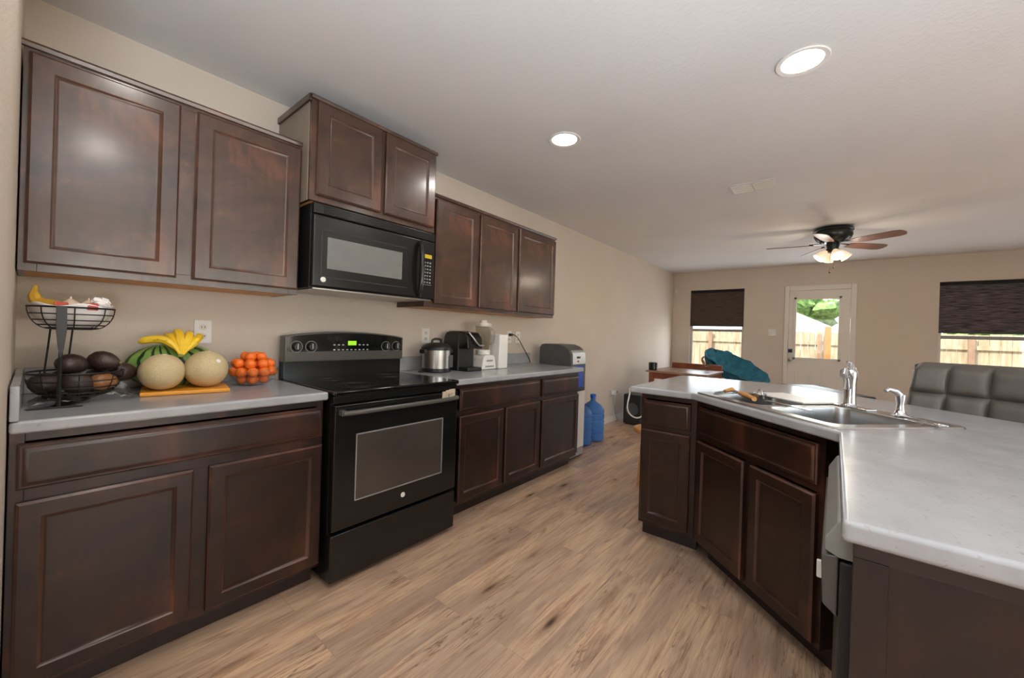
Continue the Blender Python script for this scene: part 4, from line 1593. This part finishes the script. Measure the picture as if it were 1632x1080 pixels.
MB().lathe([(0, 0), (.21, 0), (.21, .008), (.06, .02), (.03, .04), (.028, .30), (.022, .30), (.022, .53), (0, .53)], (0, -.24, 0), 32).build('pedestal', M['chrome'], ts)
MB().tube([(.17 * math.cos(a), -.24 + .17 * math.sin(a), .28) for a in [2 * PI * j / 32 for j in range(32)]], .010, 8, closed=True).tube([(-.17, -.24, .28), (.17, -.24, .28)], .008, 8).build('foot_ring', M['chrome'], ts)

# black bench behind the faucet
bb = thing('black_bench', 'black padded bench top just showing behind the faucet', 'bench', (4.76, -2.37, 0), math.radians(-147.7))
MB().box(-.42, .42, -.16, .16, .70, .775, .015, 3).build('seat', M['blackmat'], bb)
for x in (-.36, .36):
    for y in (-.12, .12):
        MB().box(x - .02, x + .02, y - .02, y + .02, 0, .70, .004).build('leg', M['blackmat'], bb)

# ------------------------------------------------------------------ outdoors
g_ = MB().box(XF + .16, 45, -30, 25, -.35, -.15).build('ground', M['gravel'])
struct(g_)
fx = 12.0
fn = thing('wooden_fence', 'weathered board fence running along the back yard', 'fence', (fx, -3, -.15))
m_ = MB()
random.seed(11)
y = -9.0
while y < 11:
    wv = .138
    m_.box(.0, .018, y, y + wv, .03, 1.63 + random.uniform(-.012, .012))
    y += wv + .006
m_.build('board_run', M['fence'], fn)
for z in (.35, 1.32):
    MB().box(-.045, -.002, -9, 11, z, z + .085).build('rail', M['roofwhite'] if z < 0 else M['fence'], fn)
for y in (-6.4, -4.0, -1.6, .8, 3.2, 5.6):
    MB().box(-.10, -.046, y, y + .09, 0, 1.58).build('post', M['tabletop'], fn)
po = thing('porch_post', 'orange cedar porch post seen through the door glass', 'post', (9.6, -2.33, -.15))
MB().box(-.05, .05, -.05, .05, 0, 1.68, .004).build('post_shaft', M['postwood'], po)
MB().box(-.04, .04, .05, 1.6, .88, .96, .004).build('lower_rail', M['postwood'], po)
shd = thing('neighbour_house', 'pale white gable roof beyond the fence', 'house', (19, 1.2, -.15))
MB().prism([(-5.2, 1.45), (-5.2, 1.1), (4.5, 1.1), (4.5, 1.45), (.4, 3.55)], -1, 6, axis='y').xf(Matrix.Rotation(-PI / 2, 4, 'Z')).xf(Matrix.Scale(1, 4)).build('roof', M['roofwhite'], shd, (0, 0, 0))
MB().box(-.8, 5.8, -3.8, 4.6, 0, 1.6).build('house_wall', M['fence'], shd)


def tree(x, y, h, rad, label, seed):
    random.seed(seed)
    o = thing('leafy_tree', label, 'tree', (x, y, -.15), 0, 'trees beyond the fence')
    MB().tube([(0, 0, 0), (.1, .05, h * .3), (0, 0, h * .6)], [.22, .18, .1], 10).build('trunk', M['tablewood'], o)
    c = MB()
    for k in range(42):
        a, b, q = random.uniform(0, 6.28), random.uniform(-1, 1), random.uniform(.3, 1) ** .5
        p = Vector((math.cos(a) * math.sqrt(1 - b * b), math.sin(a) * math.sqrt(1 - b * b), b * .8)) * rad * q
        c.ell((p.x, p.y, h * .68 + p.z), rad * .3, rad * .3, rad * .26, 12, lump=.8, lf=3.2)
    c.build('crown', M['leaf'], o)
    return o


tree(30.5, -1.2, 7.0, 2.9, 'bright green tree right of the gable roof, seen through the door', 1)
tree(32, 7.8, 6.6, 3.0, 'green tree rising behind the gable roof', 2)
tree(27, -8.6, 6.0, 3.0, 'green tree farthest to the right beyond the fence', 3)
